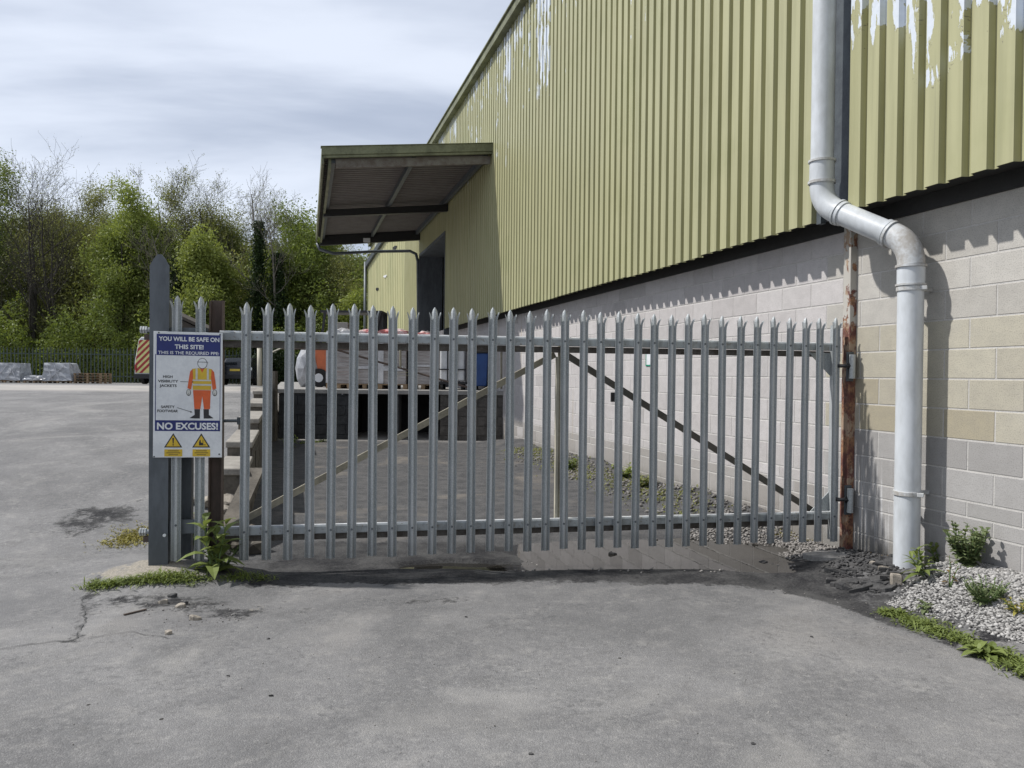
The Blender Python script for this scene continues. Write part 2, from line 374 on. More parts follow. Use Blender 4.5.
M['s_grey'] = pm('sign grey', (.62,.62,.58), None, 7, .4, bump=0)
M['s_green'] = pm('sign green', (.02,.25,.15), None, 7, .4, bump=0)
# ================================================================ ground
def smooth(x, a, b):
    t = np.clip((x-a)/(b-a), 0, 1); return t*t*(3-2*t)
RAMP_Y = [0, 5.6, 6.4, 7.6, 8.6, 10, 12.5, 15, 18, 24, 42, 700]; RAMP_Z = [0, .0, .06, .28, .46, .64, .86, 1.0, 1.1, 1.06, .84, .8]
def lot_h(Y): return np.interp(Y, RAMP_Y, RAMP_Z)
def wall_x(Y): return -.425-.288*Y          # pit side of the stepped retaining wall
def nz(x, y, f, seed=0):                     # cheap smooth noise
    a = seed*1.7
    return (np.sin(x*f+a+1.3*np.sin(y*f*.7+a))+np.sin(y*f*1.3-a+1.7*np.sin(x*f*.6-a*2))+np.sin((x+y)*f*.8+a*3))/3
LIP = [atZ(*q) for q in ((250,583),(420,577),(520,573),(620,571),(720,571),(800,575),(850,580))]
LX, LY = [p.x for p in LIP], [p.y for p in LIP]
DAMP_SHADE = [atZ(*q) for q in ((230,592),(330,586),(430,584),(520,584),(600,588),(700,587),(780,592),(845,610),(905,633),(965,657),(1024,684),(1100,722))]  # front edge of the damp asphalt and the gate's painted shadow
DX, DY = [p.x for p in DAMP_SHADE], [p.y for p in DAMP_SHADE]
xs = np.concatenate([-np.geomspace(500, 6.2, 46), np.arange(-6, -3.5, .1), np.arange(-3.5, 4.3, .035), np.arange(4.3, 8, .2), np.geomspace(8.2, 500, 30)])
ys = np.concatenate([-np.geomspace(60, 1.2, 14), np.arange(-1, 2.6, .2), np.arange(2.6, 8.4, .035), np.arange(8.4, 18.4, .12), np.geomspace(18.6, 700, 60)])
X, Y = np.meshgrid(xs, ys)
left = X < wall_x(Y)-.12
behind = smooth(X, wall_x(Y)-.14, wall_x(Y)-.10)        # 1 = pit
Z = np.where(Y < 18.1, lot_h(Y)*(1-behind), lot_h(Y))
Z = np.where((Y >= 18.1) & (Y < 40) & (X > wall_x(Y)), 0.0, Z)
wallX = 3.05-.288*(Y-6.75)                               # foot of the block wall
Z = np.where((Y >= 18.1) & (X > wallX+.5), 0.0, Z)
# undulation, the lip of the drive, the hollow that holds the puddle
near = smooth(Y, -1, 1)*(1-smooth(Y, 8, 10))*smooth(X, -5, -3.5)
Z += near*(.012*nz(X, Y, 1.6)+.004*nz(X, Y, 7, 2))
lipY = np.interp(X, LX, LY)
d = Y-lipY
inx = smooth(X+.3*nz(X, Y, 3.1, 8)+.12*nz(X, Y, 9, 2), -.35, .45)*(1-smooth(X, 2.35, 3.0))
hollow = inx*smooth(d, .0, .06)*(1-smooth(d, .9+.25*nz(X, Y, 1.5, 4), 1.7+.3*nz(X, Y, 2.0, 5)))
_h2 = atZ(468, 565); _e = ((X-_h2.x)/.62)**2+((Y-_h2.y-.02)/.16)**2+.5*nz(X, Y, 7, 3); hollow = np.maximum(hollow, 1-smooth(_e, .5, 1.2))
Z -= .060*hollow; Z += hollow*(.010*nz(X, Y, 6.5, 11)+.010*nz(X, Y, 17, 5)+.006*nz(X, Y, 41, 7))
Z += .012*inx*np.exp(-((d+.05)/.08)**2)
# heaped broken edge between the gate post and the downpipe
c1 = atZ(838, 560); Z += .07*np.exp(-(((X-c1.x)/.42)**2+((Y-c1.y)/.30)**2))*(1+.3*nz(X, Y, 18, 1))
c2 = atZ(880, 575); Z += .03*np.exp(-(((X-c2.x)/.35)**2+((Y-c2.y)/.3)**2))
# gravel bank against the wall
dw = wallX-X
bankm = smooth(-dw, -1.25, -.35)*(1-smooth(Y, 6.2, 6.6))
Z += (.07+.17*smooth(-dw, -.9, -.2)*(1-smooth(Y, 5.5, 5.95)))*bankm*smooth(Y, 2, 3)
Z += .16*smooth(-dw, -1.0, -.05)*smooth(Y, 7.4, 8.2)*(1-smooth(Y, 17, 18))*(Y < 18)*(1+.4*nz(X, Y, 3, 6))
# hump round the left gate post
c3 = atY(165, 565, 5.75); hump = np.exp(-(((X-c3.x)/.62)**2+((Y-c3.y-.02)/.36)**2)); Z += .10*np.where(left | (X < -1.9), 1, .5)*hump
# zones: damp asphalt with the gate's shadow painted in, pit floor, concrete apron, dry dirt
damp_shade_y = np.interp(X, DX, DY)+.05*nz(X, Y, 3.5, 3)
damp_shade = smooth(Y-damp_shade_y, -.22, .26)*smooth(X, -2.6, -1.6)*(1-smooth(Y, 6.9, 7.3))
damp_shade = np.maximum(damp_shade*.8, .55*np.exp(-(((X+2.35)/.9)**2+((Y-5.15)/.28)**2)))
damp_shade = np.where(Y > lipY+.15, damp_shade*.9, damp_shade)*(1-.42*smooth(X, 2.0, 2.9))
_g = atZ(215, 612); damp_shade = np.maximum(damp_shade, .50*np.exp(-(((X-_g.x)/.9)**2+((Y-_g.y)/.30)**2)))
_g = atZ(420, 600); damp_shade = np.maximum(damp_shade, .42*np.exp(-(((X-_g.x)/.9)**2+((Y-_g.y)/.22)**2)))
# worn edge where the front apron meets the road
_S = [atZ(*q) for q in ((97,584),(86,600),(81,622),(74,643),(30,648),(-30,656))]
_sd = np.full(X.shape, 9.)
for _a, _b in zip(_S[:-1], _S[1:]):
    _l = (_b.x-_a.x)**2+(_b.y-_a.y)**2; _t = np.clip(((X-_a.x)*(_b.x-_a.x)+(Y-_a.y)*(_b.y-_a.y))/_l, 0, 1)
    _sd = np.minimum(_sd, np.hypot(X-_a.x-_t*(_b.x-_a.x), Y-_a.y-_t*(_b.y-_a.y)))
damp_shade = np.maximum(damp_shade, np.where(Y > _S[3].y-.02, .50, .34)*np.exp(-(_sd/.07)**2))
# tyre-dirt patch by the left road
sp = atZ(100, 538); damp_shade = np.maximum(damp_shade, .62*np.exp(-(((X-sp.x)/.55)**2+((Y-sp.y)/.6)**2)))
pit = smooth(d, -.02, .1)*(X > wall_x(Y)-.15)*np.maximum(smooth(X, -2.5, -2.1), smooth(Y, 6.05, 6.25))*(Y < 25)
pit = np.maximum(pit, .22*smooth(X, _S[3].x-.02, _S[3].x+.03)*smooth(Y+.15*nz(X, Y, 2.2, 9), 4.0, 4.7)*(Y < 6.2))
apron = smooth(Y+.10*X*0+.35*nz(X, Y, .5), 17.0, 18.2)*(1-smooth(Y+.3*X*0+1.5*nz(X, Y, .2), 27, 33))*(X < 2)
dirt = np.clip(.75*np.exp(-(((X-c3.x+.05)/.55)**2+((Y-c3.y+.05)/.27)**2))+.5*np.exp(-(((X+1.75)/.35)**2+((Y-5.05)/.13)**2)), 0, 1)
dirt = np.maximum(dirt, .35*np.exp(-(((X-0.35)/.6)**2+((Y-4.9)/.35)**2)))
ny_, nx_ = X.shape
me = bpy.data.meshes.new('ground')
V = np.stack([X, Y, Z], -1).reshape(-1, 3).astype(np.float32)
idx = np.arange(nx_*ny_).reshape(ny_, nx_)
Q = np.stack([idx[:-1,:-1], idx[:-1,1:], idx[1:,1:], idx[1:,:-1]], -1).reshape(-1, 4).astype(np.int32)
me.vertices.add(len(V)); me.vertices.foreach_set('co', V.ravel())
me.loops.add(Q.size); me.loops.foreach_set('vertex_index', Q.ravel())
me.polygons.add(len(Q)); me.polygons.foreach_set('loop_start', np.arange(0, Q.size, 4, dtype=np.int32)); me.update(calc_edges=True)
ca = me.color_attributes.new('zones', 'FLOAT_COLOR', 'POINT')
ca.data.foreach_set('color', np.stack([damp_shade, pit, apron, dirt], -1).reshape(-1, 4).astype(np.float32).ravel())
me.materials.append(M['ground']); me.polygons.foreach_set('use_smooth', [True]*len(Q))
tag(link('ground', me), kind='structure')
def gz(x, y):
    i = np.clip(np.searchsorted(xs, x)-1, 0, len(xs)-2); j = np.clip(np.searchsorted(ys, y)-1, 0, len(ys)-2)
    fx = np.clip((x-xs[i])/(xs[i+1]-xs[i]), 0, 1); fy = np.clip((y-ys[j])/(ys[j+1]-ys[j]), 0, 1)
    return (Z[j,i]*(1-fx)+Z[j,i+1]*fx)*(1-fy)+(Z[j+1,i]*(1-fx)+Z[j+1,i+1]*fx)*fy
# water lies level in the hollow; the ground itself makes its shore
pl = MB(); wm = (hollow > .04); wm[1:] |= wm[:-1].copy(); wm[:-1] |= wm[1:].copy(); jj, ii = np.nonzero(wm[:-1, :-1])
ids = {}
for j, i in zip(jj, ii):
    q = []
    for a, b in ((j, i), (j, i+1), (j+1, i+1), (j+1, i)):
        if (a, b) not in ids: ids[(a, b)] = len(pl.v); pl.v.append((xs[b], ys[a], -.030))
        q.append(ids[(a, b)])
    pl.f.append(tuple(q)); pl.m.append(0)
tag(pl.build('puddle', M['water']), kind='structure')
# tar seam and cracks in the near road
def crack(pts, w, seed):
    mb = MB(); rr = random.Random(seed); P = [atZ(*q) for q in pts]; out = []
    for a, b in zip(P[:-1], P[1:]):
        n = max(2, int((b-a).length/.04))
        for k in range(n): out.append(a.lerp(b, k/n)+Vector((rr.uniform(-1,1), rr.uniform(-1,1), 0))*.010)
    L, Rr = [], []
    for i, p in enumerate(out):
        d = (out[min(i+1, len(out)-1)]-out[max(i-1, 0)]); d.z = 0; d.normalize(); s = Vector((-d.y, d.x, 0))*w*rr.uniform(.2, 1)
        for lst, q in ((L, p+s), (Rr, p-s)): lst.append((q.x, q.y, gz(q.x, q.y)+.005))
    n = len(L); mb.add(L+Rr, [(i, i+1, n+i+1, n+i) for i in range(n-1)]); tag(mb.build('tar_seam', M['tar']), kind='structure')
crack([(-20,655),(30,646),(75,642),(85,625),(82,600),(100,590)], .004, 1)
crack([(75,642),(130,634),(175,640)], .0025, 2)

# ================================================================ warehouse
wh = thing('warehouse', W(0, 0, 0), 'long olive ribbed metal warehouse on a pale concrete block base, right of the gate', 'warehouse')
def uvmesh(name, V, F, UV, mat, parent, tone=None, smooth=False):
    me = bpy.data.meshes.new(name); me.from_pydata([tuple(v) for v in V], [], F)
    ul = me.uv_layers.new(name='UVMap'); li = np.empty(len(me.loops), np.int32); me.loops.foreach_get('vertex_index', li)
    ul.data.foreach_set('uv', np.array(UV, np.float32)[li].ravel())
    if tone is not None:
        a = me.color_attributes.new('tone', 'FLOAT_COLOR', 'POINT'); a.data.foreach_set('color', np.array(tone, np.float32).ravel())
    me.materials.append(mat); return link(name, me, parent)
# block base: every block a raised face in its own tone on a pale mortar bed
s_near, s_far = -9.0, 40.0
Vb, Fb, Ub, Tb = [], [], [], []
def addq(pts, uvs, tone):
    o = len(Vb); Vb.extend(pts); Ub.extend(uvs); Tb.extend([(*tone, 1)]*len(pts)); return o
def panel(s0, s1, z0, z1, w0, w1, tone):    # raised block with chamfered edge
    e = .004; P = []; U = []
    for (a, b, c, d, w) in ((s0, s1, z0, z1, w0), (s0+e, s1-e, z0+e, z1-e, w1)):
        for s, z in ((a, c), (b, c), (b, d), (a, d)): P.append(W(s, w, z)); U.append((s, z))
    o = addq(P, U, tone)
    Fb.append((o+7, o+6, o+5, o+4))
    for i in range(4): j = (i+1) % 4; Fb.append((o+i, o+j, o+4+j, o+4+i))
sp_post = onW(850, 400, 0)[0]
rows = []; z = -.02
hs = [.215, .215, .105, .105]+[.215]*12
for h in hs:
    rows.append((z, z+h)); z += h+.010
ztop_block = 3.0
rr = random.Random(3)
for i, (z0, z1) in enumerate(rows):
    if z0 > ztop_block: break
    z1 = min(z1, ztop_block)
    off = -.225 if i % 2 else 0
    s = s_near+off
    while s < s_far:
        e = s+.442
        if s > 24 and z1 < 6 and i > 99: break
        zz = (z0+z1)/2; v = rr.uniform(-.04, .035)
        if s < sp_post:
            if zz < 1.15: b = (.36+v, .35+v, .34+v)
            elif zz < 2.10: b = (.435+v, .405+v, .325+v*.8)
            else: b = (.46+v, .44+v, .40+v)
            if rr.random() < .06 and zz > .9: b = (.37, .33, .24)
        else:
            b = (.50+v, .475+v, .465+v)
            if zz < .55: b = (.35+v, .33+v, .31+v)
            if rr.random() < .08: b = (.43+v, .41+v, .40+v)
        panel(max(s, s_near), min(e, s_far), z0, z1, .0, .0045, b)
        s = e+.008
o = addq([W(s_near, .001, -.3), W(s_far, .001, -.3), W(s_far, .001, ztop_block), W(s_near, .001, ztop_block)], [(s_near, -.3), (s_far, -.3), (s_far, 3), (s_near, 3)], (.52, .505, .48)); Fb.append((o+3, o+2, o+1, o))
uvmesh('block_wall', Vb, Fb, Ub, M['block'], wh, Tb)
# profiled cladding
CW, CD = .285, .050; ZB = 2.92; ZT = 9.0
_pr = [(0, 0), (.040, 0), (.050, 1), (.174, 1), (.2, 0)]
def cladding(name, s0, s1, z0, z1, mat, parent=wh, F=None, n_z=1):
    F = F or (lambda s, w, z: W(s, CW+w, z))
    V, U, Fc = [], [], []; k = math.floor(s0/.2)*.2; pts = []
    while k < s1:
        for a, h in _pr[:-1]:
            if s0 <= k+a <= s1: pts.append((k+a, h*CD))
        k += .2
    pts = [(s0, pts[0][1])]+pts+[(s1, pts[-1][1])]
    rr = random.Random(int(s0*10)); jit = 0
    for i, (s, w) in enumerate(pts):
        if i % 20 == 0: jit = rr.uniform(-.006, .012)
        V += [F(s, w, z0+jit), F(s, w, z1), F(s, w-.006, z0+jit)]; U += [(s, z0), (s, z1), (s, z0)]
    for i in range(len(pts)-1):
        Fc += [(3*i, 3*i+3, 3*i+4, 3*i+1), (3*i+2, 3*i+5, 3*i+3, 3*i)]
    return uvmesh(name, V, Fc, U, mat, parent)
sA = onW(813.5, 220, CW+CD)[0]; sB = onW(848, 214, CW+CD)[0]
dj0 = onW(447, 240, CW)[0]; dj1 = onW(421, 260, CW)[0]; dzt = onW(447, 234, CW)[2]
cladding('cladding_panel', -9, sB, ZB+.03, ZT, M['clad_near'])
cladding('cladding_panel', sA, dj0, ZB, ZT, M['clad_far'])
cladding('cladding_panel', dj0, dj1, dzt, ZT, M['clad_far'])
cladding('cladding_panel', dj1, 40, ZB-1.5, ZT, M['clad_far'])
mb = MB(); mb.box((sB-.02, CW-.06, ZB+.02), (sA+.02, CW-.045, ZT), W); mb.box((sA-.05, CW-.04, ZB), (sA+.01, CW+.012, ZT), W); mb.build('joint_flashing', M['dark_metal'], wh)
mb = MB(); mb.box((-9, .006, 3.0), (dj0, CW-.06, 3.03), W); mb.box((-9, .008, 2.87), (dj0, .03, 2.998), W); mb.build('soffit_shade', M['soffit_shade'], wh)  # second box: black strip on the wall, painted shade under the cladding
mb = MB(); mb.box((-9, CW+.02, ZT-.05), (40, CW+.20, ZT+.13), W); mb.box((-9, CW-.02, ZT+.13), (40, CW+.24, ZT+.17), W); mb.build('eaves_trim', M['fascia'], wh, bevel=.01)
mb = MB(); mb.hexa([W(-9,CW,ZT+.1), W(40,CW,ZT+.1), W(40,-14,ZT+.1), W(-9,-14,ZT+.1), W(-9,CW,ZT+.14), W(40,CW,ZT+.14), W(40,-14,ZT+1.2), W(-9,-14,ZT+1.2)]); mb.build('roof', M['fascia'], wh)
mb = MB(); mb.box((-9, -14, -.2), (40, -13.9, ZT+.1), W); mb.box((-9.1, -14, -.2), (-9, CW-.05, ZT+.1), W); mb.box((40, -14, -.2), (40.1, CW-.05, ZT+.1), W); mb.build('rear_wall', M['clad_plain'], wh)
# dock door: opening with a set-back roller shutter, coloured black to stand for the recess's shade, and a jamb trim
mb = MB(); mb.box((dj0+.05, -.6, 1.15), (dj1-.05, -.55, dzt+.2), W); 
for k in range(26): mb.box((dj0+.05, -.55, 1.2+k*.19), (dj1-.05, -.53, 1.2+k*.19+.15), W)
dd = mb.build('dock_door', M['black'], wh)
mb = MB(); mb.box((dj0, -.5, 1.15), (dj0+.05, CW+.07, dzt), W); mb.box((dj1-.05, -.5, 1.15), (dj1, CW+.07, dzt), W); mb.box((dj0, -.5, dzt), (dj1, CW+.07, dzt+.09), W)
mb.build('door_frame', M['post_grey'], dd)
# small emergency sign on the block wall
s0, _, z0 = onW(646, 350, .01); s1, _, z1 = onW(657, 366, .01)
# (a thing of its own)
es = thing('wall_sign', W(s0, .006, z0), 'small white sign with green border fixed on the block wall', 'sign')
a, b = min(s0, s1), max(s0, s1)
mb = MB(); mb.box((a, .006, z1), (b, .012, z0), W); mb.build('sign_panel', M['s_white'], es)
mb = MB(); e = .02
for q in (((a, .012, z0-e), (b, .014, z0)), ((a, .012, z1), (b, .014, z1+e)), ((a, .012, z1+e), (a+e, .014, z0-e)), ((b-e, .012, z1+e), (b, .014, z0-e))): mb.box(*q, W)
mb.build('border', M['s_green'], es)

# ---- canopy over the dock
cn = MB()
c_s0 = onW(492, 150, CW+CD)[0]                   # near end on the wall
zc = onW(492, 145, CW+CD)[2]
wout = 3.75; drop = .42; L = 10.6; zb = zc-.32
def Cf(s, w, z): # canopy frame: w outward from cladding, z relative to the sloping roof line
    w = w*(1-.055*(s-c_s0)/L); return W(s, CW+CD+w, zc+z-drop*w/wout)
canopy = None
V, U, F_ = [], [], []
k = 0; pts = []
while k < L:
    for a, h in ((0, 0), (.02, .03), (.10, .03), (.12, 0)): pts.append((min(k+a, L), h))
    k += .2
for s, h in pts: V += [Cf(c_s0+s, .0, -.16+h), Cf(c_s0+s, wout, -.16+h)]; U += [(s, 0), (s, wout)]
F_ = [(2*i, 2*i+1, 2*i+3, 2*i+2) for i in range(len(pts)-1)]
canopy = uvmesh('canopy', V, F_, U, M['liner'], wh)
mb = MB(); mb.box((c_s0-.02, 0, -.125), (c_s0+L+.02, wout+.04, -.10), Cf); mb.build('canopy_roof', M['fascia'], canopy)
mb = MB()
mb.box((c_s0-.07, 0, -.16), (c_s0-.02, wout+.09, .02), Cf); mb.box((c_s0-.05, .01, -.22), (c_s0+.01, wout+.05, -.163), Cf)
mb.box((c_s0-.09, 0, .02), (c_s0+.1, wout+.11, .035), Cf)
mb.build('front_fascia', M['fascia'], canopy, bevel=.006)
mb = MB(); mb.box((c_s0+.05, .03, -.42), (c_s0+.12, wout-.22, -.24), Cf); mb.build('front_beam', M['purlin'], canopy)
mb = MB(); mb.box((c_s0-.02, wout+.04, -.34), (c_s0+L, wout+.09, .02), Cf); mb.box((c_s0+.05, wout-.12, -.42), (c_s0+L, wout-.06, -.2), Cf); mb.build('side_fascia', M['fascia'], canopy)
for q in (.34, .68): 
    pass
for w_ in (.12, wout*.48, wout-.16):
    mb = MB(); mb.box((c_s0+.12, w_-.05, -.30), (c_s0+L, w_+.05, -.165), Cf); mb.build('rafter', M['dark_metal'], canopy)
for s_ in (5.2, L-.25):
    mb = MB(); mb.box((c_s0+s_-.08, .0, -.50), (c_s0+s_+.08, wout-.06, -.302 if s_ < 8 else -.17), Cf); mb.build('cross_beam', M['black'], canopy)
mb = MB(); q = Cf(c_s0+L-.36, 2.0, -.42); mb.box((q.x-.12, q.y-.05, q.z-.07), (q.x+.12, q.y, q.z+.07)); mb.build('junction_box', M['white_paint'], canopy)
# gutter outlet pipe sweeping back to the wall
mb = MB(); pA = Cf(c_s0+L-.2, wout+.05, -.40); pts = [pA, pA+Vector((.1, 0, -.22)), pA+Vector((.6, 0, -.36))]
an_r = atY(421, 262, 30.8); pts += [atY(372, 251.5, 27.9), atY(410, 251, 27.9), atY(416, 254, 27.9), atY(418, 262, 27.9), atY(418.5, 400, 27.9)]
mb.tube(pts, .055, 8); mb.build('canopy_drainpipe', M['dark_metal'], canopy, smooth=True)

# ---- annex beyond the canopy
aL, aR = atY(368, 300, 36.0), atY(423, 300, 29.8); aL.z = aR.z = 0
aD = (aR-aL).normalized(); aN = Vector((aD.y, -aD.x, 0))      # faces left, into the sun
aW = (aR-aL).length
def A3(u, w, z): return aL+aD*u+aN*w+Vector((0, 0, z))
def onA(px, py):
    v = ray(px, py); t = (aL-CAM).dot(aN)/v.dot(aN); p = CAM+v*t; return (p-aL).dot(aD), p.z
ax = thing('annex_building', Vector((aL.x, aL.y, .9)), 'pale green ribbed annex with stained wall and corner downpipe, beyond the canopy', 'building')
zl = onA(368, 262)[1]; u2, z2 = onA(381, 243); sl_ = (z2-zl)/u2
V, U, F_ = [], [], []; k = 0; pts = []
while k < aW:
    for a, h in ((0, 0), (.03, .03), (.12, .03), (.15, 0)): pts.append((k+a, h))
    k += .22
for u, h in pts: top = min(zl+u*sl_, z2+3.0); V += [A3(u, h, .7), A3(u, h, top)]; U += [(u, .7), (u, top)]
F_ = [(2*i, 2*i+2, 2*i+3, 2*i+1) for i in range(len(pts)-1)]
uvmesh('wall', V, F_, U, M['clad_plain'], ax)
uT = u2+3.0/sl_
mb = MB(); mb.hexa([A3(-.15, .1, zl-.3), A3(uT, .1, z2+3.0), A3(uT, -7, z2+3.0), A3(-.15, -7, zl-.3), A3(-.15, .1, zl-.18), A3(uT, .1, z2+3.12), A3(uT, -7, z2+3.12), A3(-.15, -7, zl-.18)]); mb.build('roof', M['fascia'], ax)
mb = MB(); mb.bar(A3(-.12, .10, zl-.2), A3(uT, .10, z2+3.0), .10, .22); mb.build('verge_trim', M['dark_metal'], ax)
mb = MB(); mb.box((-.02, -6.8, .7), (.03, -.02, zl-.3), A3); mb.build('side_wall', M['clad_plain'], ax)
mb = MB(); mb.tube([A3(-.05, .12, .7), A3(-.05, .12, zl)], .07, 8); mb.build('downpipe', M['post_grey'], ax, smooth=True)
for px, py, r, mt in ((396, 247.5, .17, 'black'), (378, 289, .13, 'black'), (386, 276, .12, 'white_paint')):
    u, z = onA(px, py); mb = MB(); rr = random.Random(px); pol = [(u+math.cos(a)*r*1.6*rr.uniform(.7, 1.5), z+math.sin(a)*r*.5*rr.uniform(.5, 1.4)) for a in [i*math.pi/4 for i in range(8)]]
    mb.prism(pol, lambda x, d, y: A3(x, d, y), .032, .05); mb.build('torn_patch', M[mt], ax)

# ================================================================ loading dock
DKY = 18.0; dz = 1.17
dxl, dxr = wall_x(DKY)+.25, 3.05-.288*(DKY-6.75)
dk = thing('loading_dock', Vector((-3, DKY, 0)), 'raised concrete loading dock with dark blockwork front and open voids, behind the gate', 'loading dock')
def D(s, w, z): return Vector((s, DKY+w, z))
mb = MB(); mb.hexa([D(dxl-.2,0,dz-.10), D(dxr,0,dz-.10), D(dxr-3.9,13.5,dz-.10), D(dxl-4.1,13.5,dz-.10), D(dxl-.2,0,dz), D(dxr,0,dz), D(dxr-3.9,13.5,dz), D(dxl-4.1,13.5,dz)]); mb.build('deck', M['concrete'], dk, bevel=.01)
v0, v1 = atY(349, 400, DKY).x, atY(440, 400, DKY).x; vm = atY(395, 400, DKY).x
def blocks_front(x0, x1):
    mb = MB(); z = -.1; i = 0
    while z < dz-.12:
        z1 = min(z+.215, dz-.104); x = x0-(.22 if i % 2 else 0)
        while x < x1:
            a, b = max(x, x0), min(x+.44, x1)
            if b-a > .03: mb.box((a, DKY+.03+random.uniform(0, .008), z), (b-.01, DKY+.25, z1-.01))
            x += .45
        z += .225; i += 1
    mb.box((x0, DKY+.05, -.1), (x1, DKY+.24, dz-.105)); return mb
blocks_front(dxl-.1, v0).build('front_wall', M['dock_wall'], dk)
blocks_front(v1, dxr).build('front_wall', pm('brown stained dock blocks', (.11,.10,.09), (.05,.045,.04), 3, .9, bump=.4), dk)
mb = MB(); mb.box((v0-1.5, DKY+2.6, -.1), (v1+.3, DKY+2.7, dz-.101)); mb.box((v0-.3, DKY+.26, -.1), (v0-.2, DKY+2.6, dz-.101)); mb.box((v1+.2, DKY+.26, -.1), (v1+.3, DKY+2.6, dz-.101)); mb.build('void_back', M['soffit_shade'], dk)
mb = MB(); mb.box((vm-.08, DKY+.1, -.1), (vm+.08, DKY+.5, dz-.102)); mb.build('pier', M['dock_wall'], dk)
def text_mesh(name, s, size, F, mat, parent, bold=.0, ax='CENTER', sx=1.0, ext=.0006):
    cu = bpy.data.curves.new(name, 'FONT'); cu.body = s; cu.size = size; cu.align_x = ax; cu.offset = bold; cu.extrude = 0; cu.fill_mode = 'FRONT' if hasattr(cu, 'fill_mode') and False else cu.fill_mode
    to = bpy.data.objects.new(name, cu); COL.objects.link(to); dg = bpy.context.evaluated_depsgraph_get()
    me = bpy.data.meshes.new_from_object(to.evaluated_get(dg)); bpy.data.objects.remove(to)
    for v in me.vertices: v.co = F(v.co.x*sx, 0.0, v.co.y)
    me.materials.clear(); me.materials.append(mat); me.name = name
    return link(name, me, parent)
q = atY(342, 394, DKY); text_mesh('bay_number', '6', .17, lambda x, d, y: Vector((q.x+x, DKY+.02, q.z-.03+y)), M['white_paint'], dk, .004)
# stepped retaining wall on the road side of the sunken yard
sw = thing('stepped_wall', Vector((wall_x(10)-.1, 10, 0)), 'low concrete block wall stepping down from the dock, behind the gate', 'wall')
st = [(7.45, 8.55, .62), (8.55, 10.35, .78), (10.35, 12.4, .93), (12.4, 14.6, 1.06), (14.6, 17.75, 1.2)]
for y0, y1, zt_ in st:
    mb = MB(); w = .27
    def S(x, y, z): return (wall_x(y)+x, y, z)
    mb.box((-w, y0, -.05), (-.006, y1-.004, zt_-.07), S)
    z = -.05; i = 0
    while z < zt_-.10:      # block courses showing on the yard face
        y = y0-(.22 if i % 2 else 0)
        while y < y1:
            a, b = max(y, y0+.01), min(y+.44, y1-.01)
            if b-a > .04: mb.box((-.006, a, z), (random.uniform(.0, .012), b-.012, min(z+.205, zt_-.085)), S)
            y += .45
        z += .215; i += 1
    b_ = mb.build('wall_section', M['step_side'], sw)
    mb = MB(); mb.box((-w-.02, y0-.03, zt_-.068), (.015, y1-.012, zt_), S); mb.build('coping', M['step_top'], b_, bevel=.012)
mb = MB(); p = atY(272.5, 380, 17.4); mb.box((p.x-.07, 17.3, 0), (p.x+.09, 17.5, atY(272, 371, 17.4).z)); mb.build('end_post', M['step_side'], sw)
# rubble slope at the low end
for i in range(26):
    y = random.uniform(6.55, 7.5); x = wall_x(y)-random.uniform(-.12, .5); r = random.uniform(.05, .14)
    mb = MB(); mb.blob((x, y, gz(x, y)+r*.35), (r, r, r*.6), i, 1, .3)
    o = mb.build('rubble_piece', M['step_side' if i % 3 else 'stone'])
    tag(o, 'grey broken rubble lump in the heap at the foot of the stepped wall', 'rubble', 'rubble at the foot of the stepped wall')
# old timber and slab leaning by the low end
mb = MB(); mb.bar(atY(226, 535, 6.5), atY(256, 470, 7.6), .16, .05); tag(mb.build('wood_plank', M['step_side']), 'weathered grey plank leaning against the low end of the stepped wall', 'plank')

# handrail on the dock
hr = thing('dock_handrail', atY(259.5, 388, 17.6), 'thin brown and cream pipe handrail along the dock edge', 'handrail')
mb = MB(); mb.tube([atY(259.5, 386, 17.6), atY(259.5, 347, 17.6)], .055, 8); mb.blob(atY(259.5, 346.5, 17.6), (.065, .065, .075), 1, 2, 0); mb.build('end_post', M['cream'], hr, smooth=True)
mb = MB(); mb.tube([atY(269, 353.5, 17.7), atY(282, 347.8, 17.7)], .018, 6); mb.build('rope', M['cream'], hr)
mb = MB(); mb.tube([atY(282, 348.5, 17.8), atY(345, 349.5, 17.8), atY(505, 350.5, 18.05)], .026, 6); mb.build('top_bar', M['rust'], hr)
mb = MB(); mb.tube([atY(337, 350, 17.8), atY(430, 376.5, 17.85), atY(470, 388, 17.9)], .026, 6); mb.build('diagonal_bar', M['rust'], hr)
for px, y0, y1 in ((400.3, 349.5, 368), (501.3, 350, 389)):
    mb = MB(); mb.tube([atY(px, y0, 17.84), atY(px, y1, 17.84)], .03, 6); mb.build('upright', M['brace'], hr)

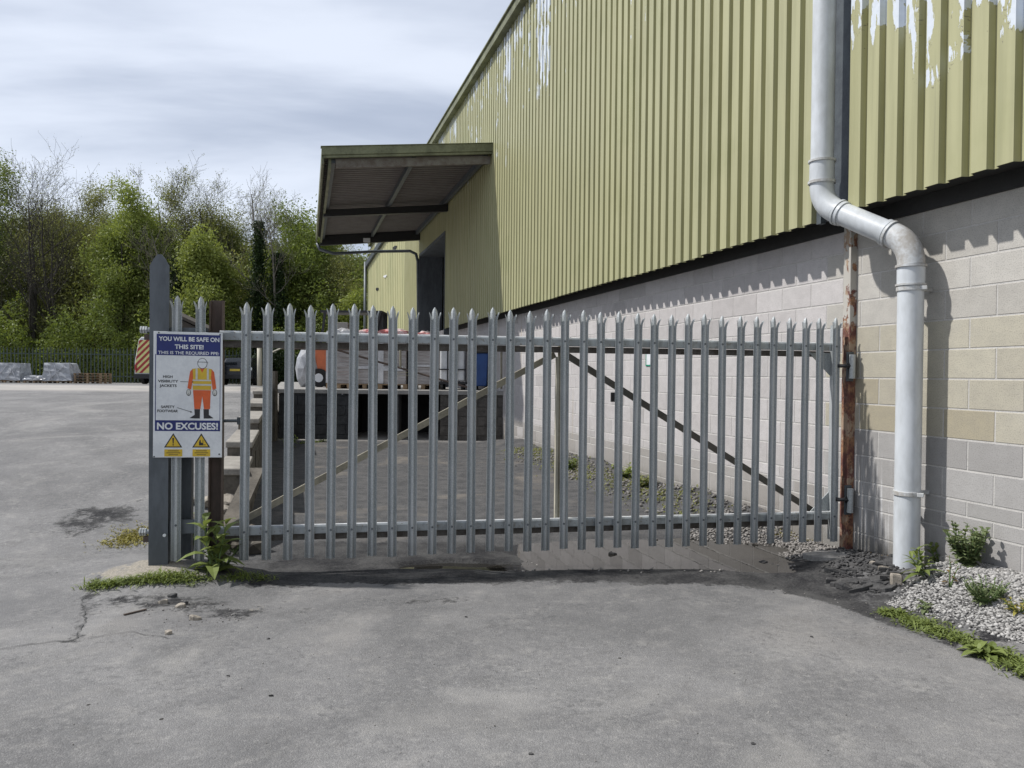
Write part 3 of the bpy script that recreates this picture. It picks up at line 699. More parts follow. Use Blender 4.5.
# ---- goods on the dock
def pallet(mb, x0, x1, y0, y1, z):
    for k in range(3):
        xx = x0+(x1-x0-.1)*k/2; mb.box((xx, y0, z), (xx+.1, y1, z+.02)); mb.box((xx, y0, z+.022), (xx+.1, y0+.1, z+.10)); mb.box((xx, (y0+y1)/2-.05, z+.022), (xx+.1, (y0+y1)/2+.05, z+.10)); mb.box((xx, y1-.1, z+.022), (xx+.1, y1, z+.10))
    n = 7
    for k in range(n):
        yy = y0+(y1-y0-.1)*k/(n-1); mb.box((x0, yy, z+.102), (x1, yy+.1, z+.125))
    return mb
def slab_pack(px0, px1, ytop, Yd, label, red, seed):
    rr = random.Random(seed); x0, x1 = atY(px0, 380, Yd).x, atY(px1, 380, Yd).x; zt_ = atY(px0, ytop, Yd).z; y1 = Yd+1.1
    t = thing('slab_pallet', Vector(((x0+x1)/2, Yd+.5, dz)), label, 'pallet of slabs', 'wrapped pallets of slabs on the dock')
    pallet(MB(), x0, x1, Yd, y1, dz).build('pallet', M['wood'], t)
    mb = MB(); z = dz+.13
    while z < zt_-.22:
        j = rr.uniform(0, .02); mb.box((x0+.03+j, Yd+.03+rr.uniform(0, .02), z), (x1-.04, y1-.03, z+.068)); z += .072
    mb.build('slabs', M['slab'], t)
    zb = zt_-.20
    mb = MB(); n = 14; ring = []
    # crumpled printed cover over the top with a hanging skirt
    V = []; F_ = []
    for j in range(8):
        for i in range(n+1):
            u, v = i/n, j/7; h = .10*math.sin(math.pi*u)*math.sin(math.pi*v)+rr.uniform(-.02, .03)
            V.append((x0+(x1-x0)*u, Yd+(y1-Yd)*v, zb+.08+h*.9))
    for j in range(7):
        for i in range(n): a = j*(n+1)+i; F_.append((a, a+1, a+n+2, a+n+1))
    o = len(V)
    for i in range(n+1): V.append((x0+(x1-x0)*i/n, Yd-.012+rr.uniform(-.008, .008), zb-.10+rr.uniform(-.04, .03)))
    for i in range(n): F_.append((o+i, o+i+1, i+1, i))
    mb.add(V, F_); mb.build('cover', M['red_film' if red else 'white_film'], t)
    mb = MB(); mb.box((x0-.005, Yd+.005, dz+.14), (x0+.13, Yd+.02, zt_-.25)); mb.box((x0, Yd+.004, dz+.45+rr.uniform(0, .2)), (x1-.1, Yd+.018, dz+.56)); mb.build('wrap_strip', M['white_film'], t)
    return t
slab_pack(326, 351, 326, 18.9, 'wrapped slab pallet with white cover, leftmost on the dock', False, 1)
slab_pack(352, 377, 327, 18.95, 'wrapped slab pallet with faded red cover, second from the left on the dock', True, 2)
slab_pack(378, 407, 326, 18.85, 'wrapped slab pallet with red and white cover, third from the left on the dock', True, 3)
slab_pack(409, 437, 329, 19.0, 'brownish slab pallet with red cover beside the white tank frame on the dock', True, 4)
t = thing('wrapped_load', atY(305, 385, 20.5), 'small silvery shrink wrapped load beside the orange forklift', 'wrapped load')
p = atY(304, 385, 20.5); mb = MB(); mb.blob((p.x, 20.8, dz+.50), (.30, .3, .55), 4, 2, .12); mb.build('wrapping', M['film'], t)
# forklift
fl = thing('forklift', Vector((atY(345, 380, 21).x, 21, dz)), 'orange forklift truck with black overhead guard behind the wrapped slab pallets', 'forklift')
f = lambda px, py, Y=21.2: atY(px, py, Y)
x0, x1 = f(313, 380).x, f(385, 380).x; zt_ = f(330, 311.5).z
mb = MB(); mb.prism([(x0, dz+.38), (x0+.1, dz+1.05), (x0+.75, dz+1.08), (x0+.85, dz+.6), (x1-.35, dz+.55), (x1-.35, dz+.25), (x0+.1, dz+.25)], lambda x, d, y: (x, d, y), 20.7, 21.7); mb.build('body', M['orange'], fl, bevel=.04)
mb = MB(); mb.box((x0+.3, 20.75, zt_-.06), (x1-.02, 21.65, zt_))
for y in (20.78, 21.6):
    mb.bar((x0+.30, y, dz+1.0), (x0+.42, y, zt_-.05), .05, .06); mb.bar((x1-.45, y, dz+.7), (x1-.12, y, zt_-.05), .06, .16)
mb.build('overhead_guard', M['black'], fl)
mb = MB(); 
for y in (20.9, 21.5): mb.box((x1-.12, y-.05, dz+.05), (x1+.0, y+.05, zt_-.04))
mb.box((x1-.1, 20.95, dz+.5), (x1-.03, 21.45, dz+.58)); mb.build('mast', M['black'], fl)
mb = MB(); mb.box((x0+.72, 20.95, dz+1.0), (x0+1.1, 21.4, dz+1.2)); mb.box((x0+.66, 20.95, dz+1.2), (x0+.76, 21.4, dz+1.6)); mb.build('seat', M['black'], fl, bevel=.03)
for x, y in ((x0+.3, 20.72), (x0+.3, 21.6), (x1-.35, 20.72), (x1-.35, 21.6)):
    mb = MB(); mb.tube([(x, y-.09, dz+.25), (x, y+.11, dz+.25)], .25, 18); wl = mb.build('wheel', M['rubber'], fl)
    mb = MB(); mb.tube([(x, y-.10, dz+.25), (x, y+.12, dz+.25)], .12, 12); mb.build('rim', M['s_white'], wl)
mb = MB(); q = f(344, 326, 20.3); mb.box((q.x-.16, 20.2, q.z-.35), (q.x+.12, 20.6, q.z+.09)); tag(mb.build('stone_block', M['concrete'], bevel=.01), 'pale grey block on top of the wrapped slab pallets, left of the forklift mast', 'block')
# white tank in a dark frame on castors
tk = thing('caged_tank', Vector((atY(452, 388, 18.7).x, 18.9, dz)), 'white plastic tank in a dark cage on black castors, on the dock', 'tank')
x0, x1 = atY(438, 380, 18.7).x, atY(466, 380, 18.7).x; zt_ = atY(450, 344, 18.7).z
mb = MB(); mb.box((x0+.04, 18.72, dz+.22), (x1-.04, 19.5, zt_-.02)); mb.build('tank', M['white_paint'], tk, bevel=.04)
mb = MB()
for x in (x0, x0+.23, x1-.22, x1): mb.bar((x, 18.70, dz+.15), (x, 18.70, zt_), .03, .03); mb.bar((x, 19.52, dz+.15), (x, 19.52, zt_), .03, .03)
for z_ in (dz+.17, dz+.5, zt_): mb.bar((x0, 18.69, z_), (x1, 18.69, z_), .03, .03)
mb.box((x0, 18.7, dz+.14), (x1, 19.5, dz+.20)); mb.build('cage', M['black'], tk)
for x in (x0+.09, x1-.09):
    for y in (18.75, 19.45):
        mb = MB(); mb.tube([(x-.03, y, dz+.085), (x+.03, y, dz+.085)], .085, 12); mb.tube([(x, y, dz+.09), (x, y, dz+.16)], .03, 6); mb.build('castor', M['rubber'], tk)
# blue drum and dark cage trolley
x0, x1 = atY(474, 380, 18.8).x, atY(488, 380, 18.8).x; zt_ = atY(480, 350, 18.8).z
bd = thing('blue_bin', Vector(((x0+x1)/2, 19.1, dz)), 'tall blue wheeled bin with dark lid, right end of the dock', 'bin')
mb = MB(); mb.hexa([(x0+.04,18.85,dz+.1),(x1-.04,18.85,dz+.1),(x1-.04,19.3,dz+.1),(x0+.04,19.3,dz+.1),(x0,18.8,zt_-.08),(x1,18.8,zt_-.08),(x1,19.35,zt_-.08),(x0,19.35,zt_-.08)]); mb.build('body', M['blue'], bd, bevel=.02)
mb = MB(); mb.box((x0-.02, 18.78, zt_-.078), (x1+.02, 19.38, zt_-.01)); mb.build('lid', M['black'], bd, bevel=.01)
for x in (x0+.05, x1-.05): mb = MB(); mb.tube([(x-.03, 19.28, dz+.1), (x+.03, 19.28, dz+.1)], .1, 12); mb.build('wheel', M['rubber'], bd)
# ================================================================ palisade gate
def pale_mesh(z0, z1, th=.0025):
    """W section pale: splayed triple point at the top. local coords x across, v outwards, z up"""
    prof = [(-.034, .013), (-.029, .002), (-.022, -.004), (-.015, .003), (-.007, .016), (.007, .016), (.015, .003), (.022, -.004), (.029, .002), (.034, .013)]
    V, F_ = [], []
    zs = [z0, z0+.5, (z0+z1)/2, z1-.5, z1-.125]
    def strip(idx, levels):
        o = len(V); n = len(idx)
        for lv in levels:
            for i in idx: V.append(lv(i))
        for k in range(len(levels)-1):
            for j in range(n-1): a = o+k*n+j; F_.append((a, a+1, a+n+1, a+n))
    body = [(lambda i, z=z: (prof[i][0], prof[i][1], z)) for z in zs]
    strip(range(10), body)
    zt = z1-.125
    # middle tongue
    def mid(k, z): return lambda i: (prof[i][0]*k, prof[i][1]*(.6+.4*k), z)
    strip([2,3,4,5,6,7], [mid(1, zt), mid(1.0, z1-.045), mid(.70, z1-.022), mid(.12, z1)])
    for sgn, idx in ((-1, [0,1,2]), (1, [7,8,9])):
        def sd(dx, dv, k, z, sgn=sgn):
            cx = sgn*.0265
            return lambda i: (cx+(prof[i][0]-cx)*k+sgn*dx, prof[i][1]+dv, z)
        strip(idx, [sd(0, 0, 1, zt), sd(.001, .003, 1, zt+.03), sd(.006, .009, 1, zt+.055), sd(.013, .016, .75, zt+.072), sd(.019, .021, .15, zt+.086)])
    return V, F_
def make_pale(name, u, z0, z1, parent, F, mat=M['galv'], bolts=(), lean=0):
    V, F_ = pale_mesh(z0, z1)
    mb = MB(); mb.add([F(u+x+lean*(z-z0), v+.012, z) for x, v, z in V], F_)
    o = mb.build(name, mat, parent)
    sm = o.modifiers.new('gauge', 'SOLIDIFY'); sm.thickness = .003; sm.offset = 0
    for zb in bolts:
        b = MB(); b.tube([F(u+lean*(zb-z0), .022, zb), F(u+lean*(zb-z0), .033, zb)], .009, 8); b.build('bolt', M['post_grey'], o)
    return o
gate = thing('palisade_gate', G(2.5, 0, 0), 'wide galvanised palisade gate of splayed steel pales, shut across the yard entrance', 'gate')
ZR1, ZR2 = 1.825, .335
rp = random.Random(11)
upx = [245.2,267.5,289,310.6,331.7,352.5,373.1,393.1,413.2,432.9,452.5,471.5,490.8,509.6,528,546,564.3,582.3,599.9,618,635.3,652.9,669.5,686.4,703.4,720.3,737.6,754.2,770.8,786.8,802.7,818,834]
for i, px in enumerate(upx):
    v = ray(px, 420); t = (G0-CAM).dot(GV)/v.dot(GV); u = ((CAM+v*t)-G0).dot(GD)
    a, b = .118+rp.uniform(-.009, .009), 2.08+rp.uniform(-.011, .011)
    make_pale('pale', u, a, b, gate, G, bolts=(ZR1+.005, ZR2), lean=rp.uniform(-.005, .005))
uR = 5.0
mb = MB()
def rail(z, u0, u1, mb):
    # angle section with a rounded lip
    pr = [(-.004, -.030), (-.004, .022), (-.012, .033), (-.026, .034), (-.05, .030), (-.05, .024), (-.026, .027), (-.012, .024), (-.010, -.034)]
    n = len(pr); P = [G(u, v, z+h) for u in (u0, u1) for v, h in pr]
    return mb.add(P, [tuple(range(n)), tuple(reversed(range(n, 2*n)))]+[(i, (i+1) % n, (i+1) % n+n, i+n) for i in range(n)])
for nm, z_, ua in (('top_rail', ZR1, -.19), ('bottom_rail', ZR2, -.20)):
    ra = rail(z_, ua, uR, MB()).build(nm, M['rail'], gate)
    lb = MB(); lb.tube([G(ua, -.026, z_+.031), G(uR-.02, -.026, z_+.031)], .0085, 8); lb.build('lip_highlight', M['lip_highlight'], ra)  # bright tube draws the sun's highlight along the rail
# inner frame of box section behind the rails
mb = MB(); mb.box((-.19, -.11, ZR1-.085), (uR-.03, -.055, ZR1-.036), G); mb.build('frame_rail', M['frame'], gate)
mb = MB(); mb.box((-.24, -.11, ZR2-.088), (uR-.03, -.055, ZR2-.040), G); mb.build('frame_rail', M['frame'], gate)
mb = MB()
for u in np.arange(.08, 4.9, .155): mb.tube([G(u, -.03, ZR1+.034), G(u, -.03, ZR1+.041)], .007, 6)
mb.build('rail_bolts', M['post_grey'], gate)
um = 2.485
mb = MB(); mb.box((um-.008, -.118, ZR2-.03), (um+.045, -.06, ZR1-.03), G); mb.build('middle_stile', M['brace'], gate)
mb = MB(); mb.box((um-.032, -.10, ZR2), (um-.010, -.06, ZR1-.12), G); mb.build('cream_strip', M['cream'], gate)
mb = MB(); mb.bar(G(um-.03, -.14, ZR1-.10), G(-.20, -.14, ZR2-.03), .04, .05); mb.build('brace', M['brace'], gate)
mb = MB(); mb.bar(G(um+.05, -.14, ZR1-.09), G(4.93, -.14, ZR2-.02), .04, .05); mb.build('brace', M['brace_dark'], gate)
for z_, sg in ((ZR1-.05, -1), (ZR2, 1)):
    mb = MB(); mb.prism([(4.97, z_), (4.74, z_), (4.97, z_+sg*.22)], lambda x, d, y: G(x, d, y), -.055, -.047); mb.build('gusset', M['galv'], gate)
mb = MB(); mb.box((4.955, -.06, .12), (5.005, -.008, 2.02), G); mb.build('hinge_stile', M['galv'], gate)
for za, zb_ in ((.36, .75), (1.70, 1.92)): mb = MB(); mb.box((uR+.0, -.07, za), (uR+.03, -.02, zb_), G); mb.build('hinge_plate', M['dark_metal'], gate)
# slide bolt
mb = MB(); q = G(-.24, .02, 1.17); mb.tube([G(-.30, -.03, 1.178), G(-.03, -.03, 1.178)], .012, 8); mb.tube([G(-.05, -.03, 1.15), G(-.05, -.03, 1.205)], .014, 8); mb.build('slide_bolt', M['dark_metal'], gate)
mb = MB(); mb.box((2.975-.02, -.16, 1.33), (2.975+.02, -.14, 1.41), G); mb.build('lug', M['black'], gate)

# ---- rusty hinge post (in front of the wall joint)
post_u = 5.145
rpst = thing('rusty_gate_post', G(post_u, 0, 0), 'tall rusty steel post with peeling white paint at the top, carrying the gate hinges', 'gate post')
mb = MB(); mb.box((post_u-.062, -.075, -.03), (post_u+.048, .03, 3.1), G); mb.build('post_box', M['rust_post'], rpst, bevel=.006)
mb = MB(); mb.box((post_u+.050, -.11, -.03), (post_u+.078, .045, 3.0), G); mb.build('post_flange', M['rust_post'], rpst, bevel=.004)
for z_ in (1.66, .485):
    mb = MB(); mb.box((post_u-.095, .032, z_-.135), (post_u-.030, .05, z_+.125), G); b_ = mb.build('hinge_bracket', M['dark_metal'], rpst, bevel=.004)
    mb = MB(); mb.tube([G(post_u-.065, .08, z_-.11), G(post_u-.065, .08, z_+.10)], .026, 12); mb.build('hinge_barrel', M['galv'], b_)
    mb = MB(); mb.tube([G(post_u-.065, .085, z_), G(uR-.02, .02, z_)], .016, 8)
    for k in range(2): mb.tube([G(post_u-.075-.02*k, .066-.01*k, z_), G(post_u-.085-.02*k, .062-.01*k, z_)], .03, 6)
    mb.build('hinge_eye', M['black'], b_)
mb = MB(); mb.tube([G(post_u+.02, .032, .01), G(post_u+.02, .032, .14)], .016, 8)
mb.build('stub_pipe', M['rust'], rpst)

# ---- left post and fixed bit of fence
lp = thing('gate_post', G(-.61, 0, .08), 'tall dark grey flat steel post with pointed top beside the safety sign', 'gate post')
ul = -.612
mb = MB(); hw = .068
mb.prism([(ul-hw, .06), (ul+hw, .06), (ul+hw, 2.335), (ul+hw*.6, 2.385), (ul+hw*.2, 2.42), (ul-hw*.2, 2.42), (ul-hw*.6, 2.385), (ul-hw, 2.335)], lambda x, d, y: G(x, d, y), .0, .012)
mb.box((ul-hw+.004, -.11, .06), (ul-hw+.014, -.002, 2.30), G); mb.build('front_plate', M['post_grey'], lp)
mb = MB(); mb.box((ul+hw-.012, -.12, .06), (ul+hw-.002, -.002, 2.10), G); mb.build('web', M['dark_metal'], lp)
mb = MB(); mb.prism([(ul-.10, .06), (ul-.03, .06), (ul-.03, 2.0), (ul-.065, 2.06), (ul-.10, 2.0)], lambda x, d, y: G(x, d, y), -.17, -.135); mb.build('rear_plate', M['dark_metal'], lp)
for z_ in (1.86, .34):
    mb = MB(); mb.tube([G(ul-.13, -.06, z_), G(ul-.06, -.06, z_)], .018, 8)
    for k in range(3): mb.tube([G(ul-.10-.018*k, -.06, z_), G(ul-.112-.018*k, -.06, z_)], .03, 6)
    mb.build('hinge_bolt', M['galv'], lp)
    mb = MB(); mb.box((ul-.12, -.075, z_-.075), (ul-.072, -.045, z_-.033), G); mb.build('hinge_lug', M['rust'], lp)
fx = thing('fence_panel', G(-.4, 0, .1), 'short fixed length of palisade fence behind the safety sign', 'fence')
for px in (177.3, 200.8):
    v = ray(px, 420); t = (G0-CAM).dot(GV)/v.dot(GV); u = ((CAM+v*t)-G0).dot(GD)
    make_pale('pale', u, .13, 2.115, fx, G, bolts=(.40,))
for z_ in (1.83, .38):
    mb = MB(); mb.box((ul+.075, -.045, z_-.05), (-.275, -.008, z_+.05), G); mb.build('fence_rail', M['post_grey'], fx)
mb = MB(); mb.box((-.50, -.26, .05), (-.42, -.18, 1.5), G); mb.build('stub_post', M['post_grey'], fx)
mb = MB(); mb.box((-.60, -.20, .3), (-.53, -.15, 1.9), G); mb.build('rear_stile', M['dark_metal'], fx)
mb = MB(); mb.box((-.36, -.20, .3), (-.33, -.15, 1.9), G); mb.build('rear_stile', M['dark_metal'], fx)
mb = MB(); mb.tube([G(ul+.05, .03, .33), G(ul+.05, .045, .33)], .012, 8); mb.build('pale_knob', M['s_white'], fx)
rs = thing('latch_post', G(-.24, 0, .05), 'narrow brown rusted steel post at the right edge of the safety sign', 'post')
v = ray(214.5, 420); t = (G0-CAM).dot(GV)/v.dot(GV); u = ((CAM+v*t)-G0).dot(GD)
mb = MB(); mb.box((u-.052, -.13, .03), (u+.048, -.115, 2.10), G); mb.box((u+.040, -.114, .03), (u+.050, -.05, 2.09), G); mb.box((u-.052, -.114, .03), (u-.042, -.05, 2.09), G); mb.build('channel', M['rust'], rs)
mb = MB(); mb.box((u-.03, -.05, 1.13), (u+.045, -.03, 1.22), G); mb.build('keep_plate', M['dark_metal'], rs)

# ================================================================ safety sign
uu = []
for px in (153.2, 222.3):
    v = ray(px, 395); o = G0+GV*.05; t = (o-CAM).dot(GV)/v.dot(GV); uu.append(((CAM+v*t)-G0).dot(GD)); 
su0, su1 = uu
def zat(py, u): 
    p = G(u, .05, 1.0); lo, hi = 0, 3
    for _ in range(40):
        mid = (lo+hi)/2; q = Vector((p.x, p.y, mid))-CAM; y = 384-FPX*q.dot(UP)/q.dot(FW)
        if y > py: lo = mid
        else: hi = mid
    return lo
um_ = (su0+su1)/2; sz1, sz0 = zat(332, um_), zat(457.5, um_)
SW, SH = su1-su0, sz1-sz0; tilt = -.008
def S2(x, d, y): # x 0..1, y 0..1 up
    return G(su0+x*SW, .05+d, sz0+y*SH+tilt*(x-.5)*SW)
sign = thing('safety_sign', S2(.5, 0, 0), 'white and blue site safety notice with a high visibility clothing figure', 'sign')
mb = MB(); mb.prism([(0,0),(1,0),(1,1),(0,1)], S2, -.006, 0); mb.build('sign_panel', M['s_white'], sign, bevel=.002)
def spoly(name, poly, mat, d=.001, parent=sign):
    mb = MB(); mb.add([S2(x, d, y) for x, y in poly], [tuple(range(len(poly)))]); return mb.build(name, mat, parent)
def srect(name, x0, y0, x1, y1, mat, d=.001, parent=sign): return spoly(name, [(x0,y0),(x1,y0),(x1,y1),(x0,y1)], mat, d, parent)
# pixel based layout of the notice: crop coordinates 437x768 -> sign u,v
def c(x, y): return ((x-33)/(412-33), 1-(y-38)/(740-38))
def cr(name, x0, y0, x1, y1, mat, d=.001, parent=sign):
    a, b = c(x0, y1), c(x1, y0); return srect(name, a[0], a[1], b[0], b[1], mat, d, parent)
hb = cr('headline_band', 50, 52, 401, 170, M['s_blue']); nb = cr('footer_band', 43, 532, 401, 592, M['s_blue'])
mb = MB()
for q in ((43, 165, 47, 540), (398, 165, 401, 540)): 
    a, b = c(q[0], q[3]), c(q[2], q[1]); mb.add([S2(a[0], .001, a[1]), S2(b[0], .001, a[1]), S2(b[0], .001, b[1]), S2(a[0], .001, b[1])], [(0,1,2,3)])
mb.build('border_line', M['s_blue'], sign)
def stext(s, cx, cy, h, wpx, mat, bold=.012, parent=sign, name='lettering'):
    """text of cap height h px, fitted to width wpx px, centred on crop pixel (cx, cy)"""
    kx, ky = SW/(412-33), SH/(740-38)
    cu = bpy.data.curves.new('t', 'FONT'); cu.body = s; cu.size = 1; cu.align_x = 'CENTER'; cu.offset = bold; cu.resolution_u = 3
    to = bpy.data.objects.new('t', cu); COL.objects.link(to); dg = bpy.context.evaluated_depsgraph_get()
    me = bpy.data.meshes.new_from_object(to.evaluated_get(dg)); bpy.data.objects.remove(to)
    X_ = [v.co.x for v in me.vertices]; Y_ = [v.co.y for v in me.vertices]; w0, w1, h0, h1 = min(X_), max(X_), 0, .70
    u0, v0 = c(cx, cy)
    for v in me.vertices:
        x = (v.co.x-(w0+w1)/2)/(w1-w0)*wpx/(412-33)+u0; y = ((v.co.y-.35)/.70)*h/(740-38)+v0
        v.co = S2(x, .0022, y)
    me.materials.clear(); me.materials.append(mat); me.name = name; return link(name, me, parent)
stext('YOU WILL BE SAFE ON', 228, 78, 23, 332, M['s_white'], .03, hb)
stext('THIS SITE!', 228, 121, 23, 158, M['s_white'], .03, hb)
stext('THIS IS THE REQUIRED PPE:', 226, 155, 17, 334, M['s_white'], .014, hb)
stext('NO EXCUSES!', 222, 564, 36, 335, M['s_white'], .035, nb)
for s, x, y, w in (('HIGH', 112, 289, 52), ('VISIBILITY', 114, 314, 110), ('JACKETS', 114, 339, 92), ('SAFETY', 113, 457, 74), ('FOOTWEAR', 112, 480, 112)): stext(s, x, y, 14, w, M['s_black'], .02)
def arrow(x0, y0, x1, y1):
    a, b = Vector((x0, y0)), Vector((x1, y1)); d = (b-a).normalized(); n = Vector((-d.y, d.x)); t = b-d*12
    P = [a+n*1.3, t+n*1.3, t+n*5, b, t-n*5, t-n*1.3, a-n*1.3]; spoly('pointer_arrow', [c(p.x, p.y) for p in P], M['s_black'], .0015)
arrow(180, 316, 254, 317); arrow(163, 461, 248, 487)
fg = spoly('figure_torso', [c(*p) for p in ((247,243),(282,238),(298,250),(318,238),(352,243),(350,360),(248,360))], M['s_yellow'], .0012)
def fp(name, pts, mat, d=.0018): return spoly(name, [c(*p) for p in pts], M[mat], d, fg)
fp('sleeve', ((247,243),(233,260),(219,352),(240,360),(250,290)), 's_orange'); fp('sleeve', ((352,243),(366,260),(379,352),(358,360),(349,290)), 's_orange')
fp('collar', ((288,240),(300,264),(312,240)), 's_orange')
fp('trousers', ((250,362),(348,362),(344,468),(311,468),(301,395),(291,468),(258,468)), 's_orange')
for q in ((248,303,350,311),(248,327,350,337)): fp('reflective_band', ((q[0],q[1]),(q[2],q[1]),(q[2],q[3]),(q[0],q[3])), 's_grey', .0022)
for x in (264, 326): fp('reflective_band', ((x,241),(x+11,241),(x+11,302),(x,302)), 's_grey', .0022)
fp('boot', ((258,469),(289,469),(288,521),(262,521),(232,519),(260,500)), 's_black'); fp('boot', ((308,469),(338,469),(338,500),(364,519),(334,521),(310,521)), 's_black')
for cx in (226, 370):
    pts = [(cx+13*math.cos(a), 376+19*math.sin(a)) for a in [i*math.pi/6 for i in range(12)]]; fp('glove_outline', pts, 's_black', .0014)
    pts = [(cx+10*math.cos(a), 375+16*math.sin(a)) for a in [i*math.pi/6 for i in range(12)]]; fp('glove', pts, 's_grey', .002)
    fp('glove_line', ((cx-1,378),(cx+1,378),(cx+1,391),(cx-1,391)), 's_black', .0024)
# helmeted head drawn in outline
pts = [(301+27*math.cos(a), 212+30*math.sin(a)) for a in [i*math.pi/9 for i in range(18)]]; fp('head_outline', pts, 's_black', .0024)
pts = [(301+24.5*math.cos(a), 212+27.5*math.sin(a)) for a in [i*math.pi/9 for i in range(18)]]; fp('head', pts, 's_white', .0028)
fp('helmet_brim', ((272,203),(330,203),(330,206),(272,206)), 's_black', .0032)
for cx, sym in ((143, 'mark'), (297, 'truck')):
    tr = spoly('warning_triangle', [c(cx-50, 684), c(cx+50, 684), c(cx, 604)], M['s_black'], .0012)
    spoly('triangle_face', [c(cx-39, 678), c(cx+39, 678), c(cx, 616)], M['s_yellow'], .0018, tr)
    if sym == 'mark':
        spoly('exclamation_mark', [c(cx-5, 630), c(cx+5, 630), c(cx+2.5, 662), c(cx-2.5, 662)], M['s_black'], .0024, tr)
        spoly('exclamation_mark', [c(cx+4*math.cos(a), 669+4.5*math.sin(a)) for a in [i*math.pi/4 for i in range(8)]], M['s_black'], .0024, tr)
    else:
        spoly('truck_symbol', [c(*p) for p in ((cx-12,672),(cx-12,655),(cx-8,640),(cx-4,640),(cx-2,656),(cx+8,658),(cx+8,640),(cx+11,640),(cx+11,672))], M['s_black'], .0024, tr)
        spoly('truck_symbol', [c(*p) for p in ((cx+12,667),(cx+25,667),(cx+25,671),(cx+12,671))], M['s_black'], .0024, tr)
    yb = cr('caption_panel', cx-48, 694, cx+50, 734, M['s_yellow'], .0012)
    for k, w in enumerate((30, 38, 26)): cr('caption_line', cx+1-w, 701+k*11, cx+1+w, 704.5+k*11, M['s_black'], .0018, yb)
mb = MB()
for x, y in ((62, 45), (397, 722), (40, 735), (398, 48)):
    a = c(x, y); mb.tube([S2(a[0], 0, a[1]), S2(a[0], .004, a[1])], .006, 8)
mb.build('fixing_screw', M['dark_metal'], sign)

# ================================================================ downpipe
r = .094
def PW(px, py, w): s, _, z = onW(px, py, w); return W(s, w, z)
dp = thing('downpipe', W(onW(910, 560, .2)[0], .2, .05), 'pale grey white drainpipe with swept offset bend and ribbed collars on the block wall', 'drainpipe')
wt, wb = CW+.035+.13, .20
A0 = PW(825, 60, wt); B0 = PW(821.5, 205, wt); C0 = PW(911.5, 243, wb); D0 = PW(909.5, 566, wb)
A0 = Vector((B0.x, B0.y, 9.0)); D0 = Vector((C0.x, C0.y, gz(C0.x, C0.y)-.05))
def bend(a, b, c_, rad, n=9):
    d1, d2 = (a-b).normalized(), (c_-b).normalized(); p, q = b+d1*rad, b+d2*rad
    return [(p*(1-t)**2+b*2*t*(1-t)+q*t*t) for t in [k/n for k in range(n+1)]]
b1 = bend(A0, B0, C0, .17); b2 = bend(B0, C0, D0, .17)
def seg(name, pts, rad, mat='pvc', parent=dp): mb = MB(); mb.tube(pts, rad, 32); o = mb.build(name, M[mat], parent, smooth=True); md = o.modifiers.new('s', 'EDGE_SPLIT'); md.split_angle = R(50); return o
seg('upper_pipe', [A0, b1[0]], r)
e1 = seg('elbow', b1, r*1.05); seg('offset_pipe', [b1[-1], b2[0]], r)
e2 = seg('elbow', b2, r*1.05, 'pvc_dirty'); seg('lower_pipe', [b2[-1], D0], r)
def collar(p, d, rad, ln, parent=dp, mat='pvc'):
    d = d.normalized(); seg('collar', [p-d*ln/2, p+d*ln/2], rad, mat, parent)
up_ = Vector((0, 0, 1)); dd_ = (C0-B0).normalized()
collar(b1[0]+up_*.10, up_, r*1.08, .20); collar(b1[0]+up_*.20, up_, r*1.20, .018, mat='pvc_dirty'); collar(b1[0]+up_*.02, up_, r*1.20, .022, mat='pvc_dirty')
collar(b1[-1]+dd_*.02, dd_, r*1.17, .02); collar(b1[-1]+dd_*.05, dd_, r*1.10, .03); collar(b2[0]-dd_*.02, dd_, r*1.17, .02, mat='pvc_dirty'); collar(b2[0]-dd_*.055, dd_, r*1.12, .03)
collar(b2[-1]-up_*.01, up_, r*1.20, .018, mat='pvc_dirty'); collar(b2[-1]-up_*.09, up_, r*1.06, .14); collar(b2[-1]-up_*.155, up_, r*1.17, .014, mat='pvc_dirty')
def bracket(z, big=True):
    mb = MB(); mb.tube([Vector((C0.x, C0.y, z-.017)), Vector((C0.x, C0.y, z+.017))], r*1.10, 32); q = Vector((C0.x, C0.y, z)); 
    for sg in (1, -1): mb.bar(q-WD*sg*(r*1.02), q-WD*sg*(r*1.02+.035)+WN*.03, .03, .03)
    mb.bar(q+WN*.06, q+WN*.195, .04, .03); mb.build('pipe_bracket', M['pvc_dirty'], dp, bevel=.003)
bracket(atY(911, 493, C0.y).z); bracket(b2[-1].z-.185)

